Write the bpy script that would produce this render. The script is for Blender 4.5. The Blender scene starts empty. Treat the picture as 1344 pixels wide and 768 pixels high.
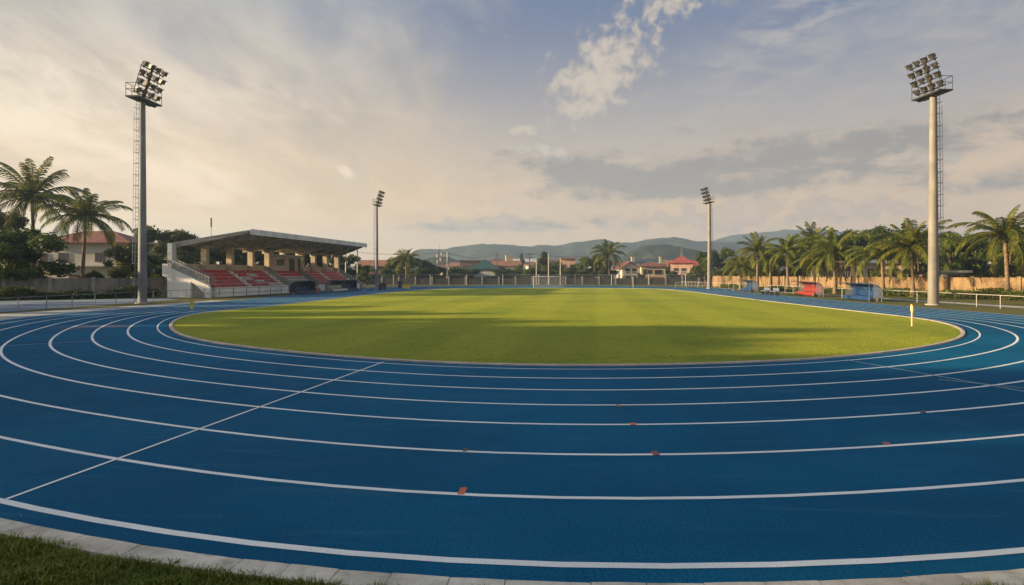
import bpy, math, random
from mathutils import Vector, Matrix
R = math.radians
PI = math.pi
F, CH = 900.0, 2.5            # focal length of the photo in its own pixels, eye height in metres
scene = bpy.context.scene
COL = scene.collection
EXPO = 1.45
SUN_EL, SUN_AZ = R(13), R(-98)     # azimuth clockwise from +Y; sun at the left, a touch behind

def bpx(px, py):                    # photo pixel of a point lying on the ground -> world
    y = F * CH / (py - 360.0)
    return Vector(((px - 672) / F * y, y, 0))
def atd(px, d, z=0.0):              # photo column at a known distance
    return Vector(((px - 672) / F * d, d, z))
def hz(py, d):                      # height seen at row py for something at distance d
    return CH + (360 - py) / F * d

# ------------------------------------------------------------------ mesh builder
class MB:
    def __init__(s): s.v = []; s.f = []; s.m = []; s.mi = 0
    def face(s, pts):
        i = len(s.v); s.v += [tuple(p) for p in pts]; s.f.append(tuple(range(i, i + len(pts)))); s.m.append(s.mi)
    def grid(s, rows, closed=False, flip=False):
        i = len(s.v); n = len(rows[0])
        for r in rows: s.v += [tuple(p) for p in r]
        for a in range(len(rows) - 1):
            for b in range(n if closed else n - 1):
                c = (b + 1) % n
                q = (i + a*n + b, i + a*n + c, i + (a+1)*n + c, i + (a+1)*n + b)
                s.f.append(q[::-1] if flip else q); s.m.append(s.mi)
    def box(s, c, d, mat=None):
        x, y, z = d[0]/2, d[1]/2, d[2]/2
        P = [Vector((a*x, b*y, e*z)) for e in (-1, 1) for b in (-1, 1) for a in (-1, 1)]
        if mat is not None: P = [mat @ p for p in P]
        i = len(s.v); s.v += [tuple(p + Vector(c)) for p in P]
        for q in ((0,2,3,1),(4,5,7,6),(0,1,5,4),(2,6,7,3),(0,4,6,2),(1,3,7,5)):
            s.f.append(tuple(i + k for k in q)); s.m.append(s.mi)
    def span(s, a, b):              # axis box between two corners
        a, b = Vector(a), Vector(b); s.box((a + b)/2, [abs(k) for k in (b - a)])
    def tube(s, pts, r, n=8, cap=True):
        pts = [Vector(p) for p in pts]
        if not hasattr(r, '__len__'): r = [r]*len(pts)
        rows = []; up = None
        for k, p in enumerate(pts):
            t = (pts[min(k+1, len(pts)-1)] - pts[max(k-1, 0)]).normalized()
            if up is None: up = Vector((0,0,1)) if abs(t.z) < .9 else Vector((1,0,0))
            a = t.cross(up).normalized(); b = t.cross(a).normalized()
            if abs(t.z) < .9: up = Vector((0,0,1))
            rows.append([p + (a*math.cos(2*PI*j/n) + b*math.sin(2*PI*j/n))*r[k] for j in range(n)])
        s.grid(rows, closed=True)
        if cap:
            s.face(rows[0]); s.face(rows[-1][::-1])
    def prism(s, poly, axis, lo, hi):   # poly: 2-D outline; extruded along axis 'x','y' or 'z'
        def P(p, h): return {'x': (h, p[0], p[1]), 'y': (p[0], h, p[1]), 'z': (p[0], p[1], h)}[axis]
        n = len(poly); i = len(s.v)
        s.v += [P(p, lo) for p in poly] + [P(p, hi) for p in poly]
        for k in range(n):
            j = (k+1) % n; s.f.append((i+k, i+j, i+n+j, i+n+k)); s.m.append(s.mi)
        s.f.append(tuple(i + k for k in range(n))[::-1]); s.m.append(s.mi)
        s.f.append(tuple(i + n + k for k in range(n))); s.m.append(s.mi)
    def build(s, name, mats, parent=None, smooth=False, fix=True, **tags):
        me = bpy.data.meshes.new(name)
        me.from_pydata(s.v, [], s.f)
        if not isinstance(mats, (list, tuple)): mats = [mats]
        for m in mats: me.materials.append(m)
        if len(mats) > 1: me.polygons.foreach_set('material_index', s.m)
        if smooth: me.polygons.foreach_set('use_smooth', [True]*len(me.polygons))
        me.update()
        if fix and len(s.f) < 6000:
            import bmesh
            bm = bmesh.new(); bm.from_mesh(me); bmesh.ops.recalc_face_normals(bm, faces=bm.faces); bm.to_mesh(me); bm.free()
        o = bpy.data.objects.new(name, me); COL.objects.link(o)
        if parent is not None: o.parent = parent
        return tag(o, **tags)

def tag(o, label=None, cat=None, group=None, kind=None):
    if label: o['label'] = label
    if cat: o['category'] = cat
    if group: o['group'] = group
    if kind: o['kind'] = kind
    return o
def empty(name, loc, rz=0.0, label=None, cat=None, group=None, sc=1.0):
    o = bpy.data.objects.new(name, None); COL.objects.link(o)
    o.location = loc; o.rotation_euler = (0, 0, rz)
    o.scale = sc if hasattr(sc, '__len__') else (sc, sc, sc)
    o.empty_display_size = .2
    return tag(o, label, cat, group)
def dup(root, loc, rz=0.0, sc=1.0, label=None, group=None):
    def cp(o, par):
        c = o.copy(); COL.objects.link(c); c.parent = par
        for ch in [x for x in bpy.data.objects if x.parent is o and x is not c]: cp(ch, c)
        return c
    r = cp(root, None)
    r.location = loc; r.rotation_euler = (0, 0, rz); r.scale = sc if hasattr(sc, '__len__') else (sc, sc, sc)
    if label: r['label'] = label
    if group: r['group'] = group
    return r

# ------------------------------------------------------------------ materials
def lin(r, g, b):
    f = lambda c: (c/255/12.92) if c/255 <= .04045 else ((c/255 + .055)/1.055)**2.4
    return (f(r), f(g), f(b), 1)
class NT:
    def __init__(s, tree): s.t = tree; s.n = tree.nodes; s.l = tree.links
    def new(s, kind, **kw):
        n = s.n.new(kind)
        for k, v in kw.items(): setattr(n, k, v)
        return n
    def put(s, sock, v):
        if hasattr(v, 'node'): s.l.new(v, sock)
        elif v is not None: sock.default_value = v
    def math(s, op, a, b=None, c=None, clamp=False):
        n = s.new('ShaderNodeMath', operation=op, use_clamp=clamp)
        for k, v in enumerate((a, b, c)):
            if v is not None: s.put(n.inputs[k], v)
        return n.outputs[0]
    def mix(s, f, a, b, blend='MIX'):
        n = s.new('ShaderNodeMix', data_type='RGBA', blend_type=blend)
        n.clamp_factor = True
        s.put(n.inputs[0], f); s.put(n.inputs[6], a); s.put(n.inputs[7], b)
        return n.outputs[2]
    def noise(s, vec, scale, detail=4, rough=.55, dist=0.0, dims='3D'):
        n = s.new('ShaderNodeTexNoise', noise_dimensions=dims)
        if vec is not None: s.put(n.inputs['Vector'], vec)
        n.inputs['Scale'].default_value = scale; n.inputs['Detail'].default_value = detail
        n.inputs['Roughness'].default_value = rough; n.inputs['Distortion'].default_value = dist
        return n.outputs['Fac']
    def ramp(s, f, a, b, lo=0.0, hi=1.0, smooth=True):
        n = s.new('ShaderNodeMapRange', interpolation_type='SMOOTHSTEP' if smooth else 'LINEAR')
        s.put(n.inputs[0], f)
        for k, v in zip((1,2,3,4), (a, b, lo, hi)): n.inputs[k].default_value = v
        return n.outputs[0]
    def xyz(s, x, y, z):
        n = s.new('ShaderNodeCombineXYZ'); s.put(n.inputs[0], x); s.put(n.inputs[1], y); s.put(n.inputs[2], z); return n.outputs[0]
    def mapping(s, vec, scale=(1,1,1), rot=(0,0,0)):
        n = s.new('ShaderNodeMapping'); s.put(n.inputs['Vector'], vec)
        n.inputs['Scale'].default_value = scale; n.inputs['Rotation'].default_value = rot
        return n.outputs[0]
    def bump(s, h, strength, dist=.02):
        n = s.new('ShaderNodeBump'); n.inputs['Strength'].default_value = strength; n.inputs['Distance'].default_value = dist
        s.put(n.inputs['Height'], h); return n.outputs[0]

def newmat(name):
    m = bpy.data.materials.new(name); m.use_nodes = True
    nt = NT(m.node_tree); b = nt.n['Principled BSDF']
    return m, nt, b
def pos(nt): return nt.new('ShaderNodeNewGeometry').outputs['Position']
def objc(nt): return nt.new('ShaderNodeTexCoord').outputs['Object']

def plain(name, c, rough=.7, var=.18, scale=2.0, metal=0.0, bump=.15, bscale=30, stain=None, streak=False, spec=.4):
    """a base colour broken up by large and small stains that belong to the surface"""
    m, nt, b = newmat(name)
    p = objc(nt)
    n1 = nt.noise(p, scale, 6, .6)
    n2 = nt.noise(nt.mapping(p, (6, 6, .6) if streak else (1, 1, 1)), scale*(1.2 if streak else 6), 5, .6)
    dark = tuple(k*(1 - var*1.6) for k in c[:3]) + (1,)
    lite = tuple(min(1, k*(1 + var)) for k in c[:3]) + (1,)
    col = nt.mix(nt.ramp(n1, .3, .7), dark, lite)
    col = nt.mix(nt.ramp(n2, .45, .75, 0, .65), col, stain or tuple(k*.6 for k in c[:3]) + (1,))
    nt.put(b.inputs['Base Color'], col)
    nt.put(b.inputs['Roughness'], nt.ramp(n2, .2, .8, max(0, rough - .12), min(1, rough + .12)))
    b.inputs['Metallic'].default_value = metal
    b.inputs['Specular IOR Level'].default_value = spec
    if bump: nt.put(b.inputs['Normal'], nt.bump(nt.noise(p, bscale, 3), bump))
    return m

def leafmat(name, c1, c2, c3, trans=.35, rough=.5):
    m, nt, b = newmat(name)
    g = nt.new('ShaderNodeNewGeometry')
    r = g.outputs['Random Per Island']
    oi = nt.new('ShaderNodeObjectInfo').outputs['Random']
    col = nt.mix(nt.ramp(r, 0, 1, smooth=False), c1, c2)
    col = nt.mix(nt.ramp(r, .8, .97), col, c3)
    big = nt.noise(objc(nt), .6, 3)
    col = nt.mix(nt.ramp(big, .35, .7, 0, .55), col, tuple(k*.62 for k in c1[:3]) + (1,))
    hs = nt.new('ShaderNodeHueSaturation'); nt.put(hs.inputs['Color'], col)
    nt.put(hs.inputs['Value'], nt.ramp(oi, 0, 1, .8, 1.2, False)); nt.put(hs.inputs['Hue'], nt.ramp(oi, 0, 1, .485, .51, False))
    col = hs.outputs[0]
    nt.put(b.inputs['Base Color'], col); b.inputs['Roughness'].default_value = rough
    b.inputs['Specular IOR Level'].default_value = .15
    t = nt.new('ShaderNodeBsdfTranslucent'); nt.put(t.inputs[0], nt.mix(1, col, (1.0, .95, .45, 1), 'MULTIPLY'))
    mx = nt.new('ShaderNodeMixShader'); mx.inputs[0].default_value = trans
    nt.l.new(b.outputs[0], mx.inputs[1]); nt.l.new(t.outputs[0], mx.inputs[2])
    nt.l.new(mx.outputs[0], nt.n['Material Output'].inputs[0])
    return m

M = {}
M['concrete'] = plain('concrete', (.38, .36, .33, 1), .85, .18, .8, bump=.3)
M['concrete_lt'] = plain('pale_concrete', (.55, .51, .45, 1), .85, .14, .8, bump=.3)
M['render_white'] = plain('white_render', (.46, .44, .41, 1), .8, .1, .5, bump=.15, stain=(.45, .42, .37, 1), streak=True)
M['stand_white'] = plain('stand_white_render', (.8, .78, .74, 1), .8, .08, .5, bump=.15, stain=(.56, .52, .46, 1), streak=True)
M['render_cream'] = plain('cream_render', (.56, .46, .33, 1), .85, .12, .6, bump=.15, stain=(.4, .32, .22, 1), streak=True)
M['render_grey'] = plain('grey_render', (.36, .35, .33, 1), .85, .14, .6, bump=.15, streak=True)
M['render_pink'] = plain('pink_render', (.55, .33, .26, 1), .85, .12, .6, bump=.15, streak=True)
M['render_brown'] = plain('brown_render', (.2, .14, .1, 1), .85, .14, .6, bump=.15, streak=True)
M['roof_red'] = plain('red_roof', (.19, .07, .05, 1), .7, .22, 1.2, bump=.3)
M['roof_bright'] = plain('bright_red_roof', (.3, .065, .045, 1), .6, .2, 1.2, bump=.3)
M['roof_dark'] = plain('dark_red_roof', (.14, .045, .035, 1), .7, .22, 1.2, bump=.3)
M['roof_orange'] = plain('orange_roof', (.27, .12, .075, 1), .7, .2, 1.2, bump=.3)
M['roof_teal'] = plain('teal_roof', (.02, .06, .065, 1), .55, .2, 1.0, bump=.2)
M['roof_blue'] = plain('pale_blue_awning', (.3, .42, .5, 1), .5, .15, 1.0)
M['roof_grey'] = plain('stand_roof_sheet', (.45, .44, .42, 1), .6, .2, .7, bump=.1, streak=True)
M['roof_under'] = plain('roof_underside', (.46, .4, .33, 1), .8, .3, .9, bump=.1, stain=(.2, .18, .15, 1))
M['fascia'] = plain('fascia_sheet', (.64, .64, .64, 1), .55, .15, .6, bump=.05, streak=True)
M['steel'] = plain('galvanised_steel', (.42, .42, .41, 1), .5, .15, 1.5, metal=.35, bump=.05)
M['steel_blue'] = plain('blue_grey_steel', (.2, .24, .29, 1), .5, .15, 1.5, metal=.2, bump=.05)
M['steel_dark'] = plain('dark_steel', (.06, .06, .06, 1), .55, .2, 2, metal=.3, bump=.05)
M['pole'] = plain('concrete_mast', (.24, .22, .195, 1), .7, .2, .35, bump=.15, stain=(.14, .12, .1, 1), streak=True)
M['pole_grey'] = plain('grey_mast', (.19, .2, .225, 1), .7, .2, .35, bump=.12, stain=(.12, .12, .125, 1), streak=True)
M['lamp_body'] = plain('lamp_housing', (.1, .085, .07, 1), .5, .2, 4, metal=.3, bump=0)
M['rail_white'] = plain('white_rail_paint', (.46, .42, .4, 1), .5, .1, 3, bump=.05)
M['seat_red'] = plain('red_seat', (.56, .03, .028, 1), .5, .3, 2.6, bump=.0, stain=(.26, .05, .04, 1))
M['seat_white'] = plain('white_seat', (.6, .57, .52, 1), .5, .15, 1.2, bump=.0)
M['wood_dark'] = plain('dark_timber', (.08, .05, .035, 1), .6, .2, 3)
M['blue_paint'] = plain('blue_paint', (.012, .05, .16, 1), .45, .2, 1.5)
M['blue_dark'] = plain('dark_blue_paint', (.018, .05, .12, 1), .5, .2, 1.5)
M['navy'] = plain('navy_sheet', (.02, .03, .05, 1), .5, .2, 1.5)
M['red_paint'] = plain('red_paint', (.28, .032, .024, 1), .45, .2, 1.5)
M['yellow'] = plain('yellow_paint', (.75, .55, .04, 1), .5, .12, 2)
M['orange'] = plain('orange_paint', (.6, .14, .05, 1), .7, .15, 6, bump=0)
M['pole_yellow'] = plain('cream_yellow_post', (.72, .58, .28, 1), .5, .12, 2)
M['bark'] = plain('bark', (.13, .095, .065, 1), .9, .3, 3, bump=.6, bscale=12)
M['bark_palm'] = plain('palm_bark', (.2, .14, .09, 1), .9, .25, 3, bump=.6, bscale=14)
M['kerb'] = plain('kerb_stone', (.56, .5, .42, 1), .9, .2, 1.2, bump=.5, bscale=40, stain=(.25, .23, .19, 1))
M['kerb_white'] = plain('painted_kerb', (.48, .41, .35, 1), .7, .15, 1.5, bump=.3)
M['asphalt_blue'] = plain('blue_grey_asphalt', (.13, .17, .24, 1), .9, .16, .4, bump=.3, bscale=25)
M['tier_pale'] = plain('tier_concrete', (.66, .62, .56, 1), .85, .14, .8, bump=.3)
M['pil_tan'] = plain('tan_pilaster', (.3, .21, .12, 1), .85, .14, 1.2, bump=.2)
M['post_pale'] = plain('pale_post', (.4, .37, .33, 1), .8, .15, 1.5)
M['pave'] = plain('paving', (.36, .35, .34, 1), .9, .16, .4, bump=.3, bscale=25)
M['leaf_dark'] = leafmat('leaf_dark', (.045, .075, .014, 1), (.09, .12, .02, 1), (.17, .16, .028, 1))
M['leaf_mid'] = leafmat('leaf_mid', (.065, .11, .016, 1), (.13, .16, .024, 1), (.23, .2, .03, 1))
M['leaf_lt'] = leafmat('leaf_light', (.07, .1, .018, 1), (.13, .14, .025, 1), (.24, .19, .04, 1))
M['leaf_palm'] = leafmat('palm_leaf', (.065, .1, .015, 1), (.15, .155, .02, 1), (.36, .25, .035, 1), .35, .5)

M['leaf_dead'] = leafmat('dead_frond', (.16, .1, .05, 1), (.24, .16, .08, 1), (.3, .2, .1, 1), .2, .7)
def glassmat():
    m, nt, b = newmat('window_glass')
    b.inputs['Base Color'].default_value = (.03, .035, .04, 1); b.inputs['Roughness'].default_value = .08
    b.inputs['Specular IOR Level'].default_value = .7
    nt.put(b.inputs['Normal'], nt.bump(nt.noise(objc(nt), 2, 2), .08)); return m
M['glass'] = glassmat()
def lensmat():
    m, nt, b = newmat('lamp_lens')
    nt.put(b.inputs['Base Color'], nt.mix(nt.noise(objc(nt), 8, 2), (.075, .06, .04, 1), (.045, .036, .026, 1)))
    b.inputs['Roughness'].default_value = .35; b.inputs['Metallic'].default_value = 0; return m
M['lens'] = lensmat()
def clearmat():
    m, nt, b = newmat('clear_panel')
    t = nt.new('ShaderNodeBsdfTransparent'); t.inputs[0].default_value = (.8, .85, .88, 1)
    b.inputs['Base Color'].default_value = (.35, .38, .4, 1); b.inputs['Roughness'].default_value = .25
    mx = nt.new('ShaderNodeMixShader'); mx.inputs[0].default_value = .45
    nt.l.new(t.outputs[0], mx.inputs[1]); nt.l.new(b.outputs[0], mx.inputs[2]); nt.l.new(mx.outputs[0], nt.n['Material Output'].inputs[0])
    return m
M['clear'] = clearmat()
def netmat(name, c, dens, sc):
    m, nt, b = newmat(name)
    p = objc(nt)
    w = nt.new('ShaderNodeSeparateXYZ'); nt.put(w.inputs[0], p)
    def lines(a):
        return nt.math('LESS_THAN', nt.math('FRACT', nt.math('MULTIPLY', a, sc)), dens)
    k = nt.math('MAXIMUM', nt.math('MAXIMUM', lines(nt.math('ADD', w.outputs[0], w.outputs[1])), lines(w.outputs[2])), 0)
    t = nt.new('ShaderNodeBsdfTransparent'); b.inputs['Base Color'].default_value = c; b.inputs['Roughness'].default_value = .6
    mx = nt.new('ShaderNodeMixShader'); nt.put(mx.inputs[0], k)
    nt.l.new(t.outputs[0], mx.inputs[1]); nt.l.new(b.outputs[0], mx.inputs[2]); nt.l.new(mx.outputs[0], nt.n['Material Output'].inputs[0])
    return m
M['mesh_fence'] = netmat('mesh_fence', (.07, .07, .065, 1), .16, 12.0)
M['rail_mesh'] = netmat('rail_mesh', (.22, .25, .26, 1), .34, 7.0)

def mul_(nt, a, b): return nt.math('MULTIPLY', a, b)
def trackmat():
    m, nt, b = newmat('blue_track')
    p = pos(nt)
    big = nt.noise(nt.mapping(p, (1, 1, 1)), .11, 5, .6, .4)
    mid = nt.noise(p, .9, 5, .65)
    fine = nt.noise(p, 34, 3, .75)
    grit = nt.noise(p, 120, 2, .7)
    col = nt.mix(nt.ramp(big, .38, .62), (.001, .086, .178, 1), (.004, .128, .246, 1))
    col = nt.mix(nt.ramp(mid, .5, .8, 0, .3), col, (.02, .165, .275, 1))
    col = nt.mix(nt.ramp(fine, .36, .6, .7, 0), col, (.0, .04, .11, 1))
    col = nt.mix(nt.ramp(grit, .62, .72, 0, .5), col, (.05, .2, .31, 1))
    # a worn, slightly reddish rub mark in the far left bend, and grey scuffing along the lanes
    dn = nt.new('ShaderNodeVectorMath', operation='DISTANCE'); nt.put(dn.inputs[0], p); dn.inputs[1].default_value = (-19.8, 32.6, 0)
    col = nt.mix(mul_(nt, nt.ramp(dn.outputs['Value'], .2, 2.4, .55, 0), nt.ramp(mid, .35, .6)), col, (.3, .14, .12, 1))
    sc_ = nt.noise(nt.mapping(p, (.25, 1.6, 1), (0, 0, R(8))), 1.6, 7, .7, .6)
    col = nt.mix(nt.ramp(sc_, .54, .72, 0, .4), col, (.045, .15, .23, 1))
    nt.put(b.inputs['Base Color'], col)
    nt.put(b.inputs['Roughness'], nt.ramp(mid, .3, .7, .72, .85)); b.inputs['Specular IOR Level'].default_value = .05
    h = nt.math('ADD', nt.math('MULTIPLY', fine, 1.0), nt.math('MULTIPLY', grit, .5))
    nt.put(b.inputs['Normal'], nt.bump(h, .8, .012))
    return m
M['track'] = trackmat()
def linemat():
    m, nt, b = newmat('line_paint')
    p = pos(nt)
    n = nt.noise(p, 60, 3, .7); big = nt.noise(p, .6, 4)
    col = nt.mix(nt.ramp(big, .3, .7), (.66, .66, .64, 1), (.8, .79, .76, 1))
    col = nt.mix(nt.ramp(n, .55, .72, 0, .75), col, (.2, .29, .38, 1))
    nt.put(b.inputs['Base Color'], col); b.inputs['Roughness'].default_value = .65
    nt.put(b.inputs['Normal'], nt.bump(nt.noise(p, 90, 3), .5, .01)); return m
M['line'] = linemat()
def faintmat():
    m, nt, b = newmat('faint_line_paint')
    p = pos(nt)
    n = nt.noise(p, 20, 4, .7)
    nt.put(b.inputs['Base Color'], nt.mix(nt.ramp(n, .35, .65), (.16, .3, .42, 1), (.5, .54, .56, 1))); b.inputs['Roughness'].default_value = .7
    return m
M['line_faint'] = faintmat()
def grassmat(name, a, b_, c, mow=False):
    m, nt, b = newmat(name)
    p = pos(nt)
    big = nt.noise(p, .12, 5, .6, .5); mid = nt.noise(nt.mapping(p, (1, 1, 1)), 1.4, 6, .7); fine = nt.noise(p, 22, 4, .75)
    col = nt.mix(nt.ramp(big, .3, .7), a, b_)
    col = nt.mix(nt.ramp(mid, .42, .72, 0, .7), col, c)
    if mow:
        w = nt.new('ShaderNodeSeparateXYZ'); nt.put(w.inputs[0], nt.mapping(p, (1, 1, 1), (0, 0, R(7))))
        s = nt.math('SINE', nt.math('MULTIPLY', w.outputs[0], 1.15))
        col = nt.mix(nt.ramp(s, -.4, .4, 0, .17), col, tuple(k*1.5 for k in c[:3]) + (1,))
    col = nt.mix(nt.ramp(fine, .3, .62, .6, 0), col, tuple(k*.35 for k in a[:3]) + (1,))
    nt.put(b.inputs['Base Color'], col); b.inputs['Roughness'].default_value = .85; b.inputs['Specular IOR Level'].default_value = .15
    nt.put(b.inputs['Normal'], nt.bump(nt.math('ADD', fine, nt.math('MULTIPLY', mid, 1.5)), 1.0, .06))
    return m
M['infield'] = grassmat('infield_turf', (.22, .28, .02, 1), (.34, .35, .026, 1), (.39, .37, .03, 1), True)
M['ground'] = grassmat('rough_grass', (.09, .1, .022, 1), (.14, .13, .035, 1), (.2, .16, .06, 1))
M['blade'] = leafmat('grass_blade', (.1, .145, .018, 1), (.19, .2, .03, 1), (.34, .28, .09, 1), .3, .6)
M['blade_field'] = leafmat('turf_blade', (.23, .29, .02, 1), (.34, .36, .03, 1), (.4, .38, .04, 1), .3, .6)
def hillmat(name, a, b_):
    m, nt, b = newmat(name)
    p = pos(nt)
    n = nt.noise(p, .012, 8, .7); n2 = nt.noise(p, .05, 6, .75)
    col = nt.mix(nt.ramp(n, .4, .6), a, b_); col = nt.mix(nt.ramp(n2, .42, .6, .75, 0), col, tuple(k*.3 for k in a[:3]) + (1,))
    nt.put(b.inputs['Base Color'], col); b.inputs['Roughness'].default_value = .95; b.inputs['Specular IOR Level'].default_value = 0
    nt.put(b.inputs['Normal'], nt.bump(n2, 1.0, 4)); return m
M['hill'] = hillmat('wooded_hill', (.04, .048, .026, 1), (.075, .075, .036, 1))
def stonewall(name, a, b_, stain):
    m, nt, b = newmat(name)
    p = objc(nt)
    br = nt.new('ShaderNodeTexBrick'); w = nt.new('ShaderNodeSeparateXYZ'); nt.put(w.inputs[0], p)
    nt.put(br.inputs['Vector'], nt.xyz(w.outputs[0], w.outputs[2], 0)); br.inputs['Scale'].default_value = 1.0
    br.inputs['Brick Width'].default_value = .4; br.inputs['Row Height'].default_value = .2; br.inputs['Mortar Size'].default_value = .012
    br.inputs['Color1'].default_value = a; br.inputs['Color2'].default_value = b_; br.inputs['Mortar'].default_value = tuple(k*.6 for k in a[:3]) + (1,)
    st = nt.noise(nt.mapping(p, (1.5, 1.5, .5)), 1.3, 7, .75)
    col = nt.mix(nt.ramp(st, .42, .64, 0, .85), br.outputs[0], stain)
    col = nt.mix(nt.ramp(nt.noise(p, .35, 4), .4, .7, 0, .5), col, tuple(k*1.25 for k in b_[:3]) + (1,))
    nt.put(b.inputs['Base Color'], col); b.inputs['Roughness'].default_value = .9
    nt.put(b.inputs['Normal'], nt.bump(nt.noise(p, 18, 4), .4)); return m
M['wall_tan'] = stonewall('tan_block_wall', (.2, .125, .058, 1), (.29, .19, .095, 1), (.07, .042, .022, 1))
M['wall_grey'] = stonewall('grey_block_wall', (.2, .185, .165, 1), (.25, .235, .21, 1), (.075, .07, .06, 1))
M['wall_far'] = stonewall('far_block_wall', (.055, .052, .045, 1), (.075, .07, .06, 1), (.025, .024, .02, 1))

# ------------------------------------------------------------------ track geometry
CTRL = [(218,428,9.6),(229,439,10.2),(254,447,10.8),(298,454,11.4),(356,461,11.85),(401,465.5,12.1),(500,473.5,12.15),(600,479,12.55),(672,481,13.4),
 (750,481.8,13.35),(850,481,12.85),(950,478.5,12.45),(1044,474.6,12.1),(1111,470,11.7),(1169,463.7,11.3),(1222.6,456,10.9),(1258,448,10.5),
 (1272,440,10.2),(1270.5,434.7,9.8),(1258,428,9),(1234,422,8.3),(1200,417,7.9),(1133,409.5,7.6),(1044,399.4,7.3),(952,388.6,7.2),(895,381.7,8),
 (858,379.2,14),(720,378,28),(588,379,20),(538,381.9,10.5),(490,386.2,9),(423,394.2,8.7),(338,403.5,8.5),(280,409,8.6),(254,412.3,8.8),(232,417.5,9.2)]
def catmull(P, n):
    out = []; L = len(P)
    for i in range(L):
        a, b, c, d = (P[(i+k) % L] for k in (-1, 0, 1, 2))
        seg = (c - b).length; m = max(3, int(seg / n))
        # centripetal
        t0 = 0; t1 = t0 + max(1e-4, (b-a).xy.length)**.5; t2 = t1 + max(1e-4, (c-b).xy.length)**.5; t3 = t2 + max(1e-4, (d-c).xy.length)**.5
        for k in range(m):
            t = t1 + (t2 - t1)*k/m
            A1 = a*((t1-t)/(t1-t0)) + b*((t-t0)/(t1-t0)); A2 = b*((t2-t)/(t2-t1)) + c*((t-t1)/(t2-t1)); A3 = c*((t3-t)/(t3-t2)) + d*((t-t2)/(t3-t2))
            B1 = A1*((t2-t)/(t2-t0)) + A2*((t-t0)/(t2-t0)); B2 = A2*((t3-t)/(t3-t1)) + A3*((t-t1)/(t3-t1))
            out.append(B1*((t2-t)/(t2-t1)) + B2*((t-t1)/(t2-t1)))
    return out
_c = []
for px, py, w in CTRL:
    q = bpx(px, py); _c.append(Vector((q.x, q.y, w)))
RING = catmull(_c, .45)
def smooth_ring(P, it):
    n = len(P)
    for _ in range(it): P = [(P[i-1] + P[i]*2 + P[(i+1) % n])/4 for i in range(n)]
    return P
RING = smooth_ring(RING, 16)
# resample evenly
def resample(P, step):
    out = []; acc = 0; n = len(P); out.append(P[0].copy())
    for i in range(n):
        a, b = P[i], P[(i+1) % n]; L = (b - a).xy.length; t = step - acc
        while t <= L:
            out.append(a + (b - a)*(t/L)); t += step
        acc = (acc + L) % step
    if (out[-1] - out[0]).xy.length < step*.5: out.pop()
    return out
RING = smooth_ring(resample(RING, .5), 10)
NR = len(RING)
NORM = []
for i in range(NR):
    t = (RING[(i+2) % NR] - RING[i-2]).xy.normalized(); NORM.append(Vector((t.y, -t.x)))
cen = sum((p.xy for p in RING), Vector((0, 0)))/NR
if NORM[0].dot(RING[0].xy - cen) < 0: NORM = [-n for n in NORM]
for _ in range(40): NORM = [(NORM[i-1] + NORM[i]*2 + NORM[(i+1) % NR]).normalized() for i in range(NR)]
def off(fr, extra=0.0, z=0.0):
    return [Vector((p.x + n.x*(p.z*fr + extra), p.y + n.y*(p.z*fr + extra), z)) for p, n in zip(RING, NORM)]
def ring_strip(name, mat, a, b, parent=None, **k):
    mb = MB(); A = a + [a[0]]; B = b + [b[0]]; mb.grid([A, B], flip=True)
    o = mb.build(name, mat, parent, fix=False, **k)
    if o.data.polygons[0].normal.z < 0: o.data.flip_normals()
    return o

# ground sheet
mb = MB(); g = 2100
xs = [-g, -1200, -500, -200, -100, -50, 0, 50, 100, 200, 500, 1200, g]
ys = [-g, -1200, -400, -100, -40, 0, 40, 100, 200, 400, 800, 1400, g]
mb.grid([[(x, y, -.02) for x in xs] for y in ys])
mb.build('ground', M['ground'], fix=False, kind='structure')
# infield
mb = MB(); inner = off(0, -.26, .012); c0 = Vector((3, 60, .012)); n = len(inner)
mb.v = [tuple(p) for p in inner] + [tuple(c0)]; mb.f = [(i, (i+1) % n, n) for i in range(n)]; mb.m = [0]*n
o = mb.build('infield_grass', M['infield'], fix=False, kind='structure')
if o.data.polygons[0].normal.z < 0: o.data.flip_normals()
track = ring_strip('running_track', M['track'], off(0, -.02, .0), off(1, 0, .0), kind='structure')
LW = .045
for d in (.55, 2.13, 3.8, 5.5, 7.2, 9.1, 10.95, 12.72):
    f = d/13.1
    wd = .055 if d > 12 else LW - (.012 if d < 1 else 0)
    ring_strip('lane_line', M['line'], off(f, -wd, .004), off(f, wd, .004), track)
def ground_line(a, b, w, z, mat, name='cross_line', nseg=1):
    a, b = bpx(*a), bpx(*b); t = (b - a).normalized(); s = Vector((t.y, -t.x, 0))*w/2; mb = MB()
    a.z = b.z = z
    mb.face([a - s, a + s, b + s, b - s])
    o = mb.build(name, mat, track, fix=False)
    if o.data.polygons[0].normal.z < 0: o.data.flip_normals()
ground_line((8, 656), (503, 475.5), .05, .008, M['line'])
ground_line((1110, 472.5), (1400, 524), .05, .008, M['line_faint'])
ground_line((1232, 498.6), (1420, 517), .05, .0085, M['line_faint'])
ground_line((0, 454.5), (130, 447.5), .06, .008, M['line_faint'])
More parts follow.
